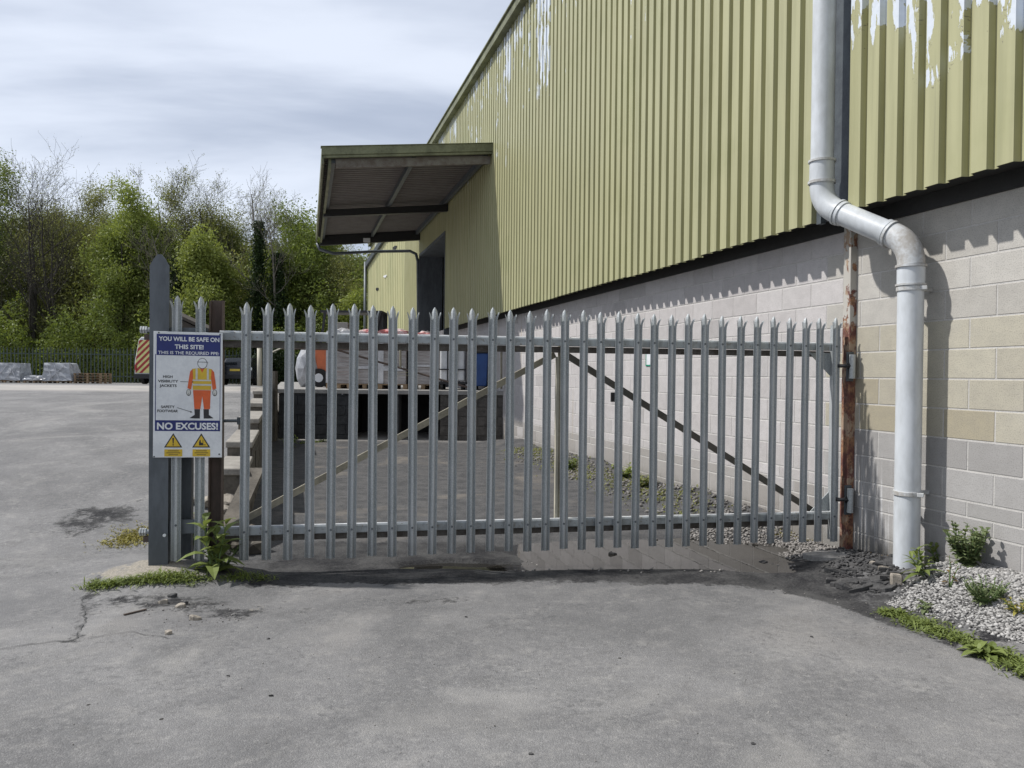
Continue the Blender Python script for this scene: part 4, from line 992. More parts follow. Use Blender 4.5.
# ================================================================ the far lot
FY = 42.0
def wrapped(px0, px1, ytop, label, seed, low=False):
    Yd = 41.5; x0, x1 = atY(px0, 383, Yd).x, atY(px1, 383, Yd).x; z0 = lot_h(Yd); z1 = atY(px0, ytop, Yd).z; rr = random.Random(seed)
    t = thing('wrapped_pallet', Vector(((x0+x1)/2, Yd+.5, z0)), label, 'wrapped pallet', 'grey shrink wrapped pallets by the far fence')
    pallet(MB(), x0+.08, x1-.05, Yd, Yd+1.1, z0).build('pallet', M['wood'], t)
    b = bmesh.new(); bmesh.ops.create_cube(b, size=1); bmesh.ops.subdivide_edges(b, edges=b.edges, cuts=6, use_grid_fill=True)
    for v in b.verts:
        h = v.co.z+.5; k = 1-.20*h if not low else 1-.1*h
        v.co = Vector(((x0+x1)/2+v.co.x*(x1-x0)*k+rr.uniform(-.03, .03)+.10*h*(1 if seed % 2 else -1), Yd+.55+v.co.y*1.15*k+rr.uniform(-.03, .03), z0+.14+h*(z1-z0-.14)+rr.uniform(-.03, .03)))
    mb = MB(); mb.add([v.co for v in b.verts], [[v.index for v in f.verts] for f in b.faces]); b.free(); mb.build('wrapping', M['film'], t)
    mb = MB()
    for k in range(3): a = rr.uniform(.1, .9); mb.bar((x0+(x1-x0)*a, Yd-.05, z0+.2), (x0+(x1-x0)*rr.uniform(.1, .9), Yd-.05, z1-.1), .03, .03)
    mb.build('strap', M['white_film'], t)
wrapped(-12, 20, 363, 'grey shrink wrapped pallet by the far fence, cut by the left edge of the photo', 1)
wrapped(22, 45, 375.5, 'low flat wrapped pallet with white straps, between two taller grey ones', 3, True)
wrapped(42, 72, 363, 'tall grey shrink wrapped pallet immediately left of the empty wooden pallets', 2)
x0, x1 = atY(74, 383, 41.6).x, atY(101, 383, 41.6).x
t = thing('pallet_stack', Vector(((x0+x1)/2, 42, lot_h(41.6))), 'stack of empty brown wooden pallets by the far fence', 'pallet stack')
for k in range(4): pallet(MB(), x0+random.uniform(-.03, .03), x1, 41.6, 42.7, lot_h(41.6)+k*.145).build('pallet', M['wood'], t)
# van seen from behind
vx0, vx1 = atY(134.5, 380, 41).x, atY(171, 380, 41).x; vz0 = lot_h(41); vz1 = atY(150, 337, 41).z
van = thing('van', Vector(((vx0+vx1)/2, 43.5, vz0)), 'white van seen from behind with red and yellow chevrons, behind the tall gate post', 'van')
V = []; 
def vs(y, tuck): 
    i = .13*tuck; return [(vx0, y, vz0+.42), (vx1, y, vz0+.42), (vx1, y, vz0+1.2), (vx1-.20, y, vz1-.15), (vx1-.34, y, vz1), (vx0+.34, y, vz1), (vx0+.20, y, vz1-.15), (vx0, y, vz0+1.2)]
secs = [vs(41, 1), vs(41.3, 0), vs(45, 0), [(x, y+0.0, min(z, vz0+1.35)) for x, y, z in vs(46.3, 0)]]
mb = MB(); mb.add(sum(secs, []), [tuple(range(8)), tuple(range(31, 23, -1))]+[(k*8+i, k*8+(i+1) % 8, k*8+8+(i+1) % 8, k*8+8+i) for k in range(3) for i in range(8)])
mb.build('body', M['white_paint'], van, bevel=.04)
def vdoor(x, z):  # clamp to rear outline
    e = .06; t = 0 if z < vz0+1.2 else (z-vz0-1.2)/(vz1-.15-vz0-1.2)*.20
    return min(max(x, vx0+e+t), vx1-e-t)
mid = (vx0+vx1)/2; zz0, zz1 = vz0+.60, vz1-.16
def clip(P, inside, cut):
    out = []
    for i in range(len(P)):
        a, b = P[i-1], P[i]
        if inside(b):
            if not inside(a): out.append(cut(a, b))
            out.append(b)
        elif inside(a): out.append(cut(a, b))
    return out
def hp(n, d):   # half plane n.p <= d
    f = lambda p: p[0]*n[0]+p[1]*n[1]-d
    return (lambda p: f(p) <= 0), (lambda a, b: tuple(a[i]+(b[i]-a[i])*f(a)/(f(a)-f(b)) for i in (0, 1)))
mb = MB(); mr = MB()
for sd in (-1, 1):
    xe = vx0+.05 if sd < 0 else vx1-.05; xt = vx0+.24 if sd < 0 else vx1-.24
    door = [(mid+sd*.02, zz0), (xe, zz0), (xe, vz0+1.2), (xt, zz1), (mid+sd*.02, zz1)]
    mb.add([(x, 40.988, z) for x, z in door], [tuple(range(5))])
    for k in range(-1, 9):
        z = zz0+k*.34; L_ = [(mid, z+.9), (mid, z+.9+.17), (mid+sd*1.2, z-.3+.17), (mid+sd*1.2, z-.3)]
        for n_, d_ in (((0, -1), -zz0), ((0, 1), zz1), ((-sd, 0), -sd*mid-.02*0-.02), ((sd, 0), sd*xe)):
            L_ = clip(L_, *hp(n_, d_)) if L_ else L_
        nx_, nz_ = (zz1-vz0-1.2), (xe-xt)*1.0      # slanted upper edge
        if L_: L_ = clip(L_, *hp((sd*nx_, sd*nz_), sd*nx_*xe+sd*nz_*(vz0+1.2)))
        if L_ and len(L_) > 2: mr.add([(x, 40.982, z) for x, z in L_], [tuple(range(len(L_)))])
rd = mb.build('rear_doors', M['yellow'], van); mr.build('chevron_stripes', M['red'], rd)
for sd in (0, 1):
    x = vx0+.03 if sd == 0 else vx1-.13; mb = MB(); mb.box((x, 40.95, vz0+.75), (x+.10, 41.0, vz0+1.05)); mb.build('tail_light', M['red'], van)
mb = MB(); mb.box((mid+.10, 40.97, vz0+1.35), (vx1-.32, 40.981, vz1-.35)); mb.build('rear_window', M['glass'], van)
mb = MB(); mb.box((vx0, 40.9, vz0+.30), (vx1, 41.1, vz0+.56)); mb.build('bumper', M['black'], van, bevel=.02)
for x in (vx0+.02, vx1-.22):
    for y in (41.9, 45.3): mb = MB(); mb.tube([(x, y, vz0+.33), (x+.2, y, vz0+.33)], .33, 20); mb.build('wheel', M['rubber'], van)
# dark car seen from behind
cx_ = atY(235, 380, 40).x; cz = lot_h(40)
car = thing('parked_car', Vector((cx_, 42, cz)), 'dark parked car seen from behind with a yellow plate, right of the safety sign', 'car')
prof = [(0, .35), (0, .95), (.10, 1.02), (.55, 1.42), (1.2, 1.47), (2.3, 1.42), (3.1, .98), (4.2, .85), (4.3, .4)]
mb = MB(); n = len(prof); L_ = []
for sx, inn in ((-.9, 0), (.9, 0)):
    for y, z in prof: L_.append((cx_+sx*(1 if z < 1.0 else .78), 40+y, cz+z))
mb.add(L_, [tuple(range(n)), tuple(reversed(range(n, 2*n)))]+[(i, (i+1) % n, (i+1) % n+n, i+n) for i in range(n)]); mb.build('body', M['car_black'], car, bevel=.05)
mb = MB(); mb.add([(cx_-.66, 40.13, cz+1.05), (cx_+.66, 40.13, cz+1.05), (cx_+.56, 40.50, cz+1.385), (cx_-.56, 40.50, cz+1.385)], [(0,1,2,3)]); mb.build('rear_window', M['glass'], car)
for sx in (-1, 1):
    mb = MB(); mb.box((cx_+sx*.78-.13, 39.97, cz+.78), (cx_+sx*.78+.11, 40.06, cz+.93)); mb.build('tail_light', M['chrome'], car, bevel=.01)
    for y in (40.8, 43.5): mb = MB(); mb.tube([(cx_+sx*.82-.1, y, cz+.32), (cx_+sx*.82+.1, y, cz+.32)], .32, 20); mb.build('wheel', M['rubber'], car)
mb = MB(); mb.box((cx_-.26, 39.965, cz+.74), (cx_+.26, 39.99, cz+.85)); mb.build('number_plate', M['plate'], car)
mb = MB(); mb.box((cx_-.9, 39.93, cz+.33), (cx_+.9, 40.02, cz+.55)); mb.build('bumper', M['black'], car, bevel=.02)
# dark shed roof behind the sign
sx0, sx1 = atY(163, 380, 39).x, atY(217, 380, 39).x; zA, zB = atY(165, 309, 39).z, atY(217, 334, 39).z; g0 = lot_h(39)
sh = thing('brown_shed', Vector(((sx0+sx1)/2, 39.5, g0)), 'small dark brown shed with sloping roof, behind the safety sign', 'shed')
mb = MB(); mb.hexa([(sx0+.15,39.15,g0),(sx1-.15,39.15,g0),(sx1-.15,40.3,g0),(sx0+.15,40.3,g0),(sx0+.15,39.15,zA-.2),(sx1-.15,39.15,zB-.13),(sx1-.15,40.3,zB-.13),(sx0+.15,40.3,zA-.2)]); mb.build('wall', M['shed'], sh)
mb = MB(); mb.bar((sx0, 39.7, zA), (sx1, 39.7, zB), 1.5, .14); mb.build('roof', M['shed'], sh)

# ---- boundary fence
BY = 45.5; bz = lot_h(BY)
bf = thing('boundary_fence', Vector((-28, BY, bz)), 'long dull green palisade fence along the foot of the woodland', 'fence')
mb = MB(); x = 0
mb.prism([(-.03, 0), (.03, 0), (.03, 1.95), (0, 2.08), (-.03, 1.95)], lambda x, d, y: (x, d, y), 0, .02); p0 = mb.build('pale', M['fence_far'], bf); p0.matrix_parent_inverse = Matrix(); 
p0.location = (-7.0, 0, 0)
for k in range(1, 98):
    q = p0.copy(); COL.objects.link(q); q.parent = bf; q.location = (-7.0+k*.215, random.uniform(-.01, .01), random.uniform(-.03, .03))
for z_ in (.35, 1.65): mb = MB(); mb.box((-36, BY+.021, bz+z_), (-13, BY+.06, bz+z_+.06)); mb.build('rail', M['fence_far'], bf)
# ================================================================ trees
def bank_h(x, y): return float(lot_h(y))+6.5*float(smooth(np.array(float(y)), 46.5, 74))
def grow(seed, H, spread, levels, trunk_r, leaf_n, leaf_size, leafr, lean=0, first=.25, twig=True, stems=1, kink=.18, nchild=(9, 6, 4, 3)):
    rr = random.Random(seed); wood = MB(); tips = []
    def branch(p, d, ln, rad, lev):
        n = 6 if lev == 0 else 4 if lev < 3 else 2; pts = [p]; rs = [rad]; dd = d.copy()
        for i in range(n):
            dd = (dd+Vector((rr.uniform(-1,1), rr.uniform(-1,1), rr.uniform(-.4,1)))*kink*(.5 if lev == 0 else 1)).normalized()
            if lev > 0: dd = (dd+Vector((0,0,.10))).normalized()
            pts.append(pts[-1]+dd*ln/n); rs.append(max(rad*(1-.80*(i+1)/n), .006))
        wood.tube(pts, rs, (6, 4, 3, 3, 3)[lev], cap=False)
        if lev >= levels-1: tips.extend(pts[1:]); 
        if lev < levels:
            nc = nchild[lev] if lev < len(nchild) else 3
            for k in range(nc):
                t = first+(1-first)*(k+rr.random()*.8)/nc if lev == 0 else .25+.75*(k+rr.random())/nc
                t = min(t, .99); i = min(int(t*n), n-1); q = pts[i].lerp(pts[i+1], t*n-i)
                a = rr.uniform(0, 2*math.pi); ax_ = (pts[i+1]-pts[i]).normalized(); s1 = ax_.orthogonal().normalized(); s2 = ax_.cross(s1)
                ang = rr.uniform(.55, 1.05) if lev == 0 else rr.uniform(.4, .95)
                nd = (ax_*math.cos(ang)+(s1*math.cos(a)+s2*math.sin(a))*math.sin(ang)).normalized()
                l2 = ln*spread*(1-.45*t)*rr.uniform(.75, 1.15) if lev == 0 else ln*rr.uniform(.45, .7)
                branch(q, nd, l2, max(rs[i]*.5, .008), lev+1)
    for s in range(stems):
        branch(Vector((rr.uniform(-.3,.3)*(s>0), rr.uniform(-.3,.3)*(s>0), -.4)), Vector((lean+rr.uniform(-.3,.3)*(stems>1), rr.uniform(-.1,.1), 1)).normalized(), H*(1 if s == 0 else rr.uniform(.7,.95)), trunk_r, 0)
    T = np.array([tuple(t) for t in tips]) if tips else np.zeros((0,3))
    C = None
    if leaf_n and len(T):
        pk = rng.choice(len(T), leaf_n, p=None); g = rng.normal(size=(leaf_n, 3))*leafr; C = T[pk]+g
        clump = (np.sin(T[:,0]*2.1+seed)+np.sin(T[:,1]*1.9)+np.sin(T[:,2]*2.4+seed*.3))/6+.5
        tone = np.clip(clump[pk]*.7+rng.random(leaf_n)*.45-.05, 0, 1)
        A_ = rand_dirs(leaf_n, .2)*leaf_size[0]; B_ = np.cross(A_, rand_dirs(leaf_n)); B_ /= np.linalg.norm(B_, axis=1)[:,None]+1e-6; B_ *= leaf_size[1]
        s = rng.uniform(.6, 1.25, (leaf_n, 1)); C = (C, A_*s, B_*s, tone)
    return wood, C
def ivy(H, r, n, seed):
    z = rng.uniform(0, H, n); a = rng.uniform(0, 2*math.pi, n); k = (1-.62*(z/H)**1.5)*(.9+.12*np.sin(z*1.9+seed)+.22*np.sin(z*3.1+a*2)+.15*np.sin(z*7+a*3)); rad = r*k*np.abs(rng.normal(0, .5, n))
    C = np.stack([rad*np.cos(a), rad*np.sin(a), z], 1); A_ = rand_dirs(n)*.09; B_ = np.cross(A_, rand_dirs(n)); B_ /= np.linalg.norm(B_, axis=1)[:,None]; B_ *= .07
    return C, A_, B_, rng.random(n)
def plant_tree(px, Yt, H, kind, label, seed, name='tree', sc=1.0, group='trees of the wood behind the far fence'):
    x = atY(px, 380, Yt).x; z = bank_h(x, Yt)
    t = thing(name, Vector((0, 0, 0)), label, 'tree', group)
    K = dict(
        bright=dict(spread=.50, levels=3, trunk_r=.16, leaf_n=30000, leaf_size=(.10,.08), leafr=.34, first=.12, mat='leaf_bright', bark='bark'),
        lime=dict(spread=.50, levels=3, trunk_r=.13, leaf_n=20000, leaf_size=(.11,.09), leafr=.3, first=.1, mat='leaf_lime', bark='bark'),
        mid=dict(spread=.52, levels=3, trunk_r=.16, leaf_n=30000, leaf_size=(.10,.075), leafr=.38, first=.12, mat='leaf_mid', bark='bark'),
        olive=dict(spread=.50, levels=3, trunk_r=.14, leaf_n=32000, leaf_size=(.075,.055), leafr=.34, first=.12, mat='leaf_olive', bark='bark_pale'),
        bare=dict(spread=.42, levels=4, trunk_r=.13, leaf_n=3000, leaf_size=(.05,.04), leafr=.12, mat='leaf_olive', bark='bark', nchild=(10,6,4,3)),
        dark=dict(spread=.50, levels=4, trunk_r=.17, leaf_n=2500, leaf_size=(.05,.04), leafr=.12, mat='leaf_olive', bark='bark', nchild=(8,5,4,3), stems=2, first=.15),
        ivy=dict(spread=.30, levels=3, trunk_r=.14, leaf_n=300, leaf_size=(.05,.04), leafr=.1, mat='leaf_olive', bark='bark_pale', first=.5))[kind]
    K = dict(K); mt, bk = K.pop('mat'), K.pop('bark')
    wood, lv = grow(seed, H, **K)
    tr = wood.build('trunk', M[bk], t, smooth=True)
    if lv: quads_mesh('crown', *lv, M[mt], t)
    if kind == 'ivy': quads_mesh('ivy', *ivy(H*.82, .95, 16000, seed), M['leaf_ivy'], t)
    t.location = (x, Yt, z); t.rotation_euler.z = seed; t.scale = (sc,)*3
    return t
def Htop(px, py, Yt):  # height that puts the top at that row
    return atY(px, py, Yt).z-bank_h(0, Yt)
L = [
 (30, 50, 150, 'dark', 'dark bare twin-stemmed tree with twigs above the others, at the far left of the wood'),
 (68, 51, 178, 'dark', 'dark bare spreading tree leaning left of the bright green tree'),
 (5, 54, 192, 'mid', 'mid green tree at the left edge of the photo'),
 (60, 57, 196, 'olive', 'olive budding tree behind the dark bare spreading tree'),
 (92, 56, 188, 'olive', 'olive budding tree immediately left of the bright green tree'),
 (122, 52, 196, 'bright', 'tall fresh bright green tree left of the tall gate post'),
 (150, 54, 212, 'bright', 'fresh green tree directly behind the tall gate post'),
 (168, 55, 176, 'bare', 'bare twiggy tree rising above the tall gate post'),
 (177, 48.6, 228, 'ivy', 'short ivy covered trunk just right of the tall gate post'),
 (206, 49, 248, 'lime', 'low lime green maple above the safety sign'),
 (198, 57, 190, 'olive', 'thin olive tree behind the lime green maple'),
 (222, 56, 182, 'bare', 'bare pale tree right of the lime green maple'),
 (245, 58, 190, 'bare', 'bare pale tree immediately left of the tall ivy column'),
 (258, 48.6, 182, 'ivy', 'tall ivy covered trunk with bare twigs on top, like a dark column'),
 (277, 48.6, 222, 'ivy', 'shorter ivy covered trunk right of the tall ivy column'),
 (287, 55, 210, 'bare', 'bare tree behind the shorter ivy covered trunk'),
 (300, 53, 232, 'olive', 'olive budding tree left of the canopy'),
 (325, 52, 238, 'mid', 'mid green tree partly behind the outer edge of the canopy'),
 (345, 50, 262, 'olive', 'olive tree under the canopy gutter pipe'),
 (360, 48, 300, 'lime', 'low bright bush-like tree beside the annex wall'),
 (395, 54, 230, 'mid', 'mid green tree hidden mostly behind the annex'),
]
for i, (px, Yt, py, kind, lab) in enumerate(L):
    H = Htop(px, py, Yt)*{'bright': .76, 'lime': .84, 'mid': .93, 'olive': .80, 'bare': .88, 'dark': .84, 'ivy': .98}[kind]
    plant_tree(px, Yt, H, kind, lab, 20+i*3)
# rear row: copies of the mid and olive trees, standing higher on the bank
src = [plant_tree(-40, 60, 9.5, 'mid', 'mid green tree of the wood beyond the left edge of the photo', 91), plant_tree(-70, 56, 9.0, 'olive', 'olive tree of the wood beyond the left edge of the photo', 97)]
for k, px in enumerate((-110, -75, -30, 12, 45, 78, 108, 138, 160, 188, 212, 236, 262, 284, 306, 330, 356, 385)):
    c_ = copy_tree(src[k % 2]); Yt = 59+(k*7 % 5); x = atY(px, 380, Yt).x; c_.location = (x, Yt, bank_h(x, Yt)); s = .70+.16*((k*5) % 4)/3-(.18 if px > 215 else .06)
    c_.scale = (s*1.1, s*1.1, s); c_.rotation_euler.z = k*1.9
    c_['label'] = 'budding tree in the rear row of the wood, half hidden behind the nearer trees'; c_['group'] = 'half hidden trees in the rear row of the wood'
for s_ in src: s_['group'] = 'trees of the wood behind the far fence'
# bank under the trees
mb = MB(); xs_ = np.linspace(-110, 40, 61); ys_ = np.linspace(46.2, 110, 26); V = []
for y in ys_:
    for x in xs_: V.append((x, y, bank_h(x, y)+.02+.25*nz(x, y, .5)*min(1, (y-46)/4)))
nx = len(xs_); mb.add(V, [(j*nx+i, j*nx+i+1, (j+1)*nx+i+1, (j+1)*nx+i) for j in range(len(ys_)-1) for i in range(nx-1)])
tag(mb.build('wooded_bank', M['bank'], smooth=True), kind='structure')
# undergrowth: thick brambles and saplings against the fence
def cloud(n, x0, x1, y0, y1, hf, ls, tonef):
    x = rng.uniform(x0, x1, n); y = rng.uniform(y0, y1, n); base = np.array([lot_h(v) for v in y])+6.5*smooth(y, 46.5, 74)
    h = hf(x, y); z = base+h*rng.random(n)**.8
    C = np.stack([x, y, z], 1); A_ = rand_dirs(n, .1)*ls[0]; B_ = np.cross(A_, rand_dirs(n)); B_ /= np.linalg.norm(B_, axis=1)[:,None]; B_ *= ls[1]
    s = rng.uniform(.6, 1.3, (n, 1)); return C, A_*s, B_*s, np.clip(tonef(x, y, z)+rng.uniform(-.25, .25, n), 0, 1)
hf = lambda x, y: 3.5+1.1*np.sin(x*.9)+.8*np.sin(x*2.3+y)+.5*np.sin(x*4.1)+.12*(y-47)
quads_mesh('undergrowth', *cloud(95000, -60, -4, 46.6, 51, hf, (.10,.07), lambda x, y, z: .45+.3*np.sin(x*1.3+z)*np.sin(z*1.7)), M['leaf_mid'], kind='stuff')
quads_mesh('undergrowth', *cloud(80000, -70, -4, 56, 66, lambda x, y: 6.8+.9*np.sin(x*.6)+.8*np.sin(x*1.7+y), (.17,.12), lambda x, y, z: .25+.3*np.sin(x*.8+z*.9)), M['leaf_olive'], kind='stuff')
quads_mesh('undergrowth', *cloud(100000, -60, -4, 50, 58, lambda x, y: 5.8+1.6*np.sin(x*.7+2)+1.1*np.sin(x*1.9), (.11,.08), lambda x, y, z: .4+.35*np.sin(x*.9+z*.7)), M['leaf_olive'], kind='stuff')
quads_mesh('undergrowth', *cloud(14000, -60, -4, 47.5, 50, lambda x, y: 1.5+3.2*(np.sin(x*1.1+1) > .2), (.10,.08), lambda x, y, z: .5+.3*np.sin(x*2+z)), M['leaf_bright'], kind='stuff')
# brambles that lean through the fence near the car
quads_mesh('bramble_hedge', *cloud(16000, atY(238, 380, 43.5).x, -8.5, 43.4, 45.2, lambda x, y: 2.0+.4*np.sin(x*2.2), (.09,.06), lambda x, y, z: .3+.2*np.sin(x*3+z)), M['leaf_ivy'], kind='stuff')

# ================================================================ small plants
def leaf_geo(mb, p, d, up, ln, w, curl=.25):
    d = d.normalized(); s = d.cross(up).normalized(); n = s.cross(d).normalized(); V = []
    for t, k in ((0, .12), (.25, .8), (.5, 1), (.75, .7), (1, .03)):
        c_ = p+d*ln*t+n*(ln*(.10*math.sin(t*3.1)-curl*t*t)); V += [c_-s*w*k+n*w*.25*k, c_, c_+s*w*k+n*w*.25*k]
    mb.add(V, [q for i in range(4) for q in ((3*i, 3*i+1, 3*i+4, 3*i+3), (3*i+1, 3*i+2, 3*i+5, 3*i+4))])
def finish(mb, name, mat, parent, lo=.2, hi=.9, seed=1, kind=None):
    o = mb.build(name, mat, parent); rr = random.Random(seed); me = o.data
    a = me.color_attributes.new('tone', 'FLOAT_COLOR', 'POINT'); n = len(me.vertices); t = np.repeat([rr.uniform(lo, hi) for _ in range(n//15+1)], 15)[:n]
    c_ = np.ones((n, 4), np.float32); c_[:, 0] = c_[:, 1] = c_[:, 2] = t; a.data.foreach_set('color', c_.ravel())
    if kind: o['kind'] = kind
    return o
def weed(loc, label, stems, H, ll, lw, mat='leaf_weed', seed=1, per=9, spread=.35, name='weed'):
    rr = random.Random(seed); t = thing(name, Vector(loc), label, 'weed'); st_ = MB(); lf = MB(); loc = Vector(loc)
    for s in range(stems):
        a = rr.uniform(0, 6.28); d = Vector((math.cos(a)*spread, math.sin(a)*spread, 1)).normalized(); h = H*rr.uniform(.6, 1); pts = [loc+Vector((math.cos(a), math.sin(a), 0))*.02]
        for k in range(5): d = (d+Vector((rr.uniform(-.15,.15), rr.uniform(-.15,.15), .05))).normalized(); pts.append(pts[-1]+d*h/5)
        st_.tube(pts, [.006, .0055, .005, .004, .003, .002], 5)
        for k in range(per):
            u = (k+.3)/per; i = min(int(u*5), 4); p = pts[i].lerp(pts[i+1], u*5-i); b = a+k*2.4; el = .15+.9*u
            leaf_geo(lf, p, Vector((math.cos(b), math.sin(b), el)), Vector((0,0,1)), ll*(1.1-.55*u)*rr.uniform(.8, 1.15), lw*(1.1-.5*u), rr.uniform(.1, .5))
    st_.build('stem', M['stem'], t); finish(lf, 'leaves', M[mat], t, seed=seed); return t
def g(px, py):
    z = .04
    for _ in range(6): p = atZ(px, py, z); z = .5*z+.5*float(gz(p.x, p.y))
    return Vector((p.x, p.y, float(gz(p.x, p.y))))
weed(g(214, 574), 'tall broad leaved weed in front of the latch post by the gate', 3, .44, .20, .046, seed=3, per=11, spread=.25)
weed(g(222, 570), 'bushy low weed beside the tall broad leaved weed', 7, .20, .11, .016, 'leaf_pale', seed=5, per=9, spread=.7)
weed(g(926, 577), 'broad leaved weed at the foot of the downpipe', 3, .21, .15, .022, seed=8, per=8, spread=.5)
weed(g(943, 572), 'upright broad leaved weed just right of the downpipe', 3, .28, .13, .018, seed=9, per=8, spread=.3)
_s = onW(968, 560, .16)[0]; _q = W(_s, .16, 0); weed((_q.x, _q.y, float(gz(_q.x, _q.y))), 'leafy green bush against the block wall on the gravel', 30, .33, .065, .028, 'leaf_pale', seed=12, per=12, spread=.55, name='wall_bush')
weed(g(948, 590), 'reddish thin dock stem standing on the gravel', 2, .26, .05, .012, 'leaf_red', seed=14, per=7, spread=.15)
weed(g(985, 602), 'low spreading clump of fine weed on the gravel', 44, .19, .05, .009, 'leaf_pale', seed=15, per=9, spread=1.1, name='weed_clump')
weed(g(1018, 612), 'small reddish green weed on the gravel by the right edge of the photo', 9, .10, .05, .010, 'leaf_yel', seed=16, per=7, spread=1.0, name='weed_clump')
weed(g(985, 655), 'flat rosette weed at the edge of the asphalt, lower right', 6, .05, .12, .028, seed=17, per=5, spread=1.5, name='rosette_weed')
weed(g(925, 610), 'small grey green rosette at the gravel edge', 5, .05, .07, .016, 'leaf_pale', seed=18, per=4, spread=1.4, name='rosette_weed')
for i, (px, py) in enumerate(((571, 469), (624, 478), (645, 487))):
    weed(g(px, py), ('bright green weed at the foot of the block wall, first seen from the dock', 'yellow green weed in the middle of the gravel strip behind the gate', 'olive weed on the gravel strip behind the gate, nearest the camera')[i], 14, .26, .11, .022, ('leaf_weed', 'leaf_lime', 'leaf_olive')[i], seed=30+i, per=8, spread=1.0, name='weed_clump')
weed(g(289, 447), 'small dark weed at the base of the dock corner', 8, .3, .12, .025, 'leaf_mid', seed=37, per=7, spread=.8, name='weed_clump')
weed(g(190, 545), 'dark weed growing behind the safety sign by the fence foot', 9, .42, .10, .018, 'leaf_mid', seed=38, per=9, spread=.6, name='weed_clump')
def turf(name, poly_px, n, h, w, mat, seed, curve=None, kind='stuff', spill=.05):
    """short blades scattered along a line of ground points"""
    P = [g(*q) for q in poly_px]; rr = random.Random(seed); mb = MB(); cum = [0]
    for a, b in zip(P[:-1], P[1:]): cum.append(cum[-1]+(b-a).length)
    for _ in range(n):
        s = rr.random()*cum[-1]; i = max(k for k in range(len(cum)) if cum[k] <= s); i = min(i, len(P)-2); q = P[i].lerp(P[i+1], (s-cum[i])/(cum[i+1]-cum[i]))
        clump = .5+.5*math.sin(s*17+seed)*math.sin(s*7.3); sp = spill*(.4+clump)
        x, y = q.x+rr.gauss(0, sp), q.y+rr.gauss(0, sp*.6); a = rr.uniform(0, 6.28); k = rr.uniform(.4, 1)*(.5+.7*clump)
        leaf_geo(mb, Vector((x, y, float(gz(x, y)))), Vector((math.cos(a)*.8, math.sin(a)*.8, rr.uniform(.3, 1.3))), Vector((.01, .02, 1)), h*k, w, rr.uniform(.1, .6))
    return finish(mb, name, M[mat], None, 0, 1, seed, kind)
turf('grass', [(92,588),(125,583),(160,580),(190,580)], 1500, .085, .0045, 'leaf_weed', 1, spill=.06)
turf('grass', [(225,580),(245,578),(268,577)], 260, .06, .004, 'leaf_mid', 4, spill=.05)
turf('moss', [(120,545),(135,536),(146,530)], 1500, .035, .005, 'leaf_yel', 2, spill=.11)
turf('grass', [(887,613),(905,618),(925,628),(950,636),(985,650),(1024,668),(1060,690)], 2600, .055, .005, 'leaf_weed', 3, spill=.05)
turf('grass', [(885,612),(900,615)], 250, .06, .005, 'leaf_weed', 6, spill=.03)
turf('moss', [(862,545),(880,552),(897,560)], 900, .03, .006, 'leaf_red', 7, spill=.06)
turf('moss', [(780,535),(805,538),(830,541)], 900, .03, .006, 'leaf_yel', 8, spill=.07)
turf('moss', [(520,448),(560,462),(640,490),(700,512)], 2200, .07, .010, 'leaf_olive', 9, spill=.2)
turf('grass', [(300,444),(330,441)], 120, .12, .01, 'leaf_mid', 10, spill=.08)
# ================================================================ gravel
_b = bmesh.new(); bmesh.ops.create_icosphere(_b, subdivisions=1, radius=1); ICV = np.array([tuple(v.co) for v in _b.verts]); ICF = np.array([[v.index for v in f.verts] for f in _b.faces]); 
_b.free(); ico0 = bmesh.new(); 
def pebbles(name, xy, size, mat, seed, lo=0, hi=1, jit=.25):
    r_ = np.random.default_rng(seed); n = len(xy); nv, nf = len(ICV), len(ICF)
    S_ = r_.uniform(.5, 1.25, (n, 1))*size*r_.uniform(.6, 1.2, (n, 3))*np.array([1.15, 1, .65])
    A_ = r_.uniform(0, 6.28, n); ca_, sa_ = np.cos(A_), np.sin(A_)
    V = ICV[None]*(1+r_.uniform(-jit, jit, (n, nv, 1)))*S_[:, None]
    X_ = V[..., 0]*ca_[:, None]-V[..., 1]*sa_[:, None]; Y_ = V[..., 0]*sa_[:, None]+V[..., 1]*ca_[:, None]; Zt = V[..., 2]+X_*r_.uniform(-.5, .5, (n, 1))
    zz = np.array([float(gz(a, b)) for a, b in xy])+S_[:, 2]*r_.uniform(.1, 1.3, n)
    V = np.stack([X_+xy[:, :1], Y_+xy[:, 1:2], Zt+zz[:, None]], -1).reshape(-1, 3)
    F_ = (ICF[None]+np.arange(n)[:, None, None]*nv).reshape(-1, 3).astype(np.int32)
    me = bpy.data.meshes.new(name); me.vertices.add(len(V)); me.vertices.foreach_set('co', V.astype(np.float32).ravel()); me.loops.add(F_.size); me.loops.foreach_set('vertex_index', F_.ravel())
    me.polygons.add(len(F_)); me.polygons.foreach_set('loop_start', np.arange(0, F_.size, 3, dtype=np.int32)); me.update(calc_edges=True)
    a = me.color_attributes.new('tone', 'FLOAT_COLOR', 'POINT'); c_ = np.ones((len(V), 4), np.float32); c_[:, :3] = np.repeat(r_.uniform(lo, hi, n)**.7, nv)[:, None]; a.data.foreach_set('color', c_.ravel())
    me.materials.append(mat); o = link(name, me); o['kind'] = 'stuff'; return o
def inpoly(P, x, y):
    r_ = np.zeros(len(x), bool); n = len(P)
    for i in range(n):
        (x1, y1), (x2, y2) = P[i], P[(i+1) % n]; cnd = ((y1 > y) != (y2 > y)) & (x < (x2-x1)*(y-y1)/(y2-y1+1e-9)+x1); r_ ^= cnd
    return r_
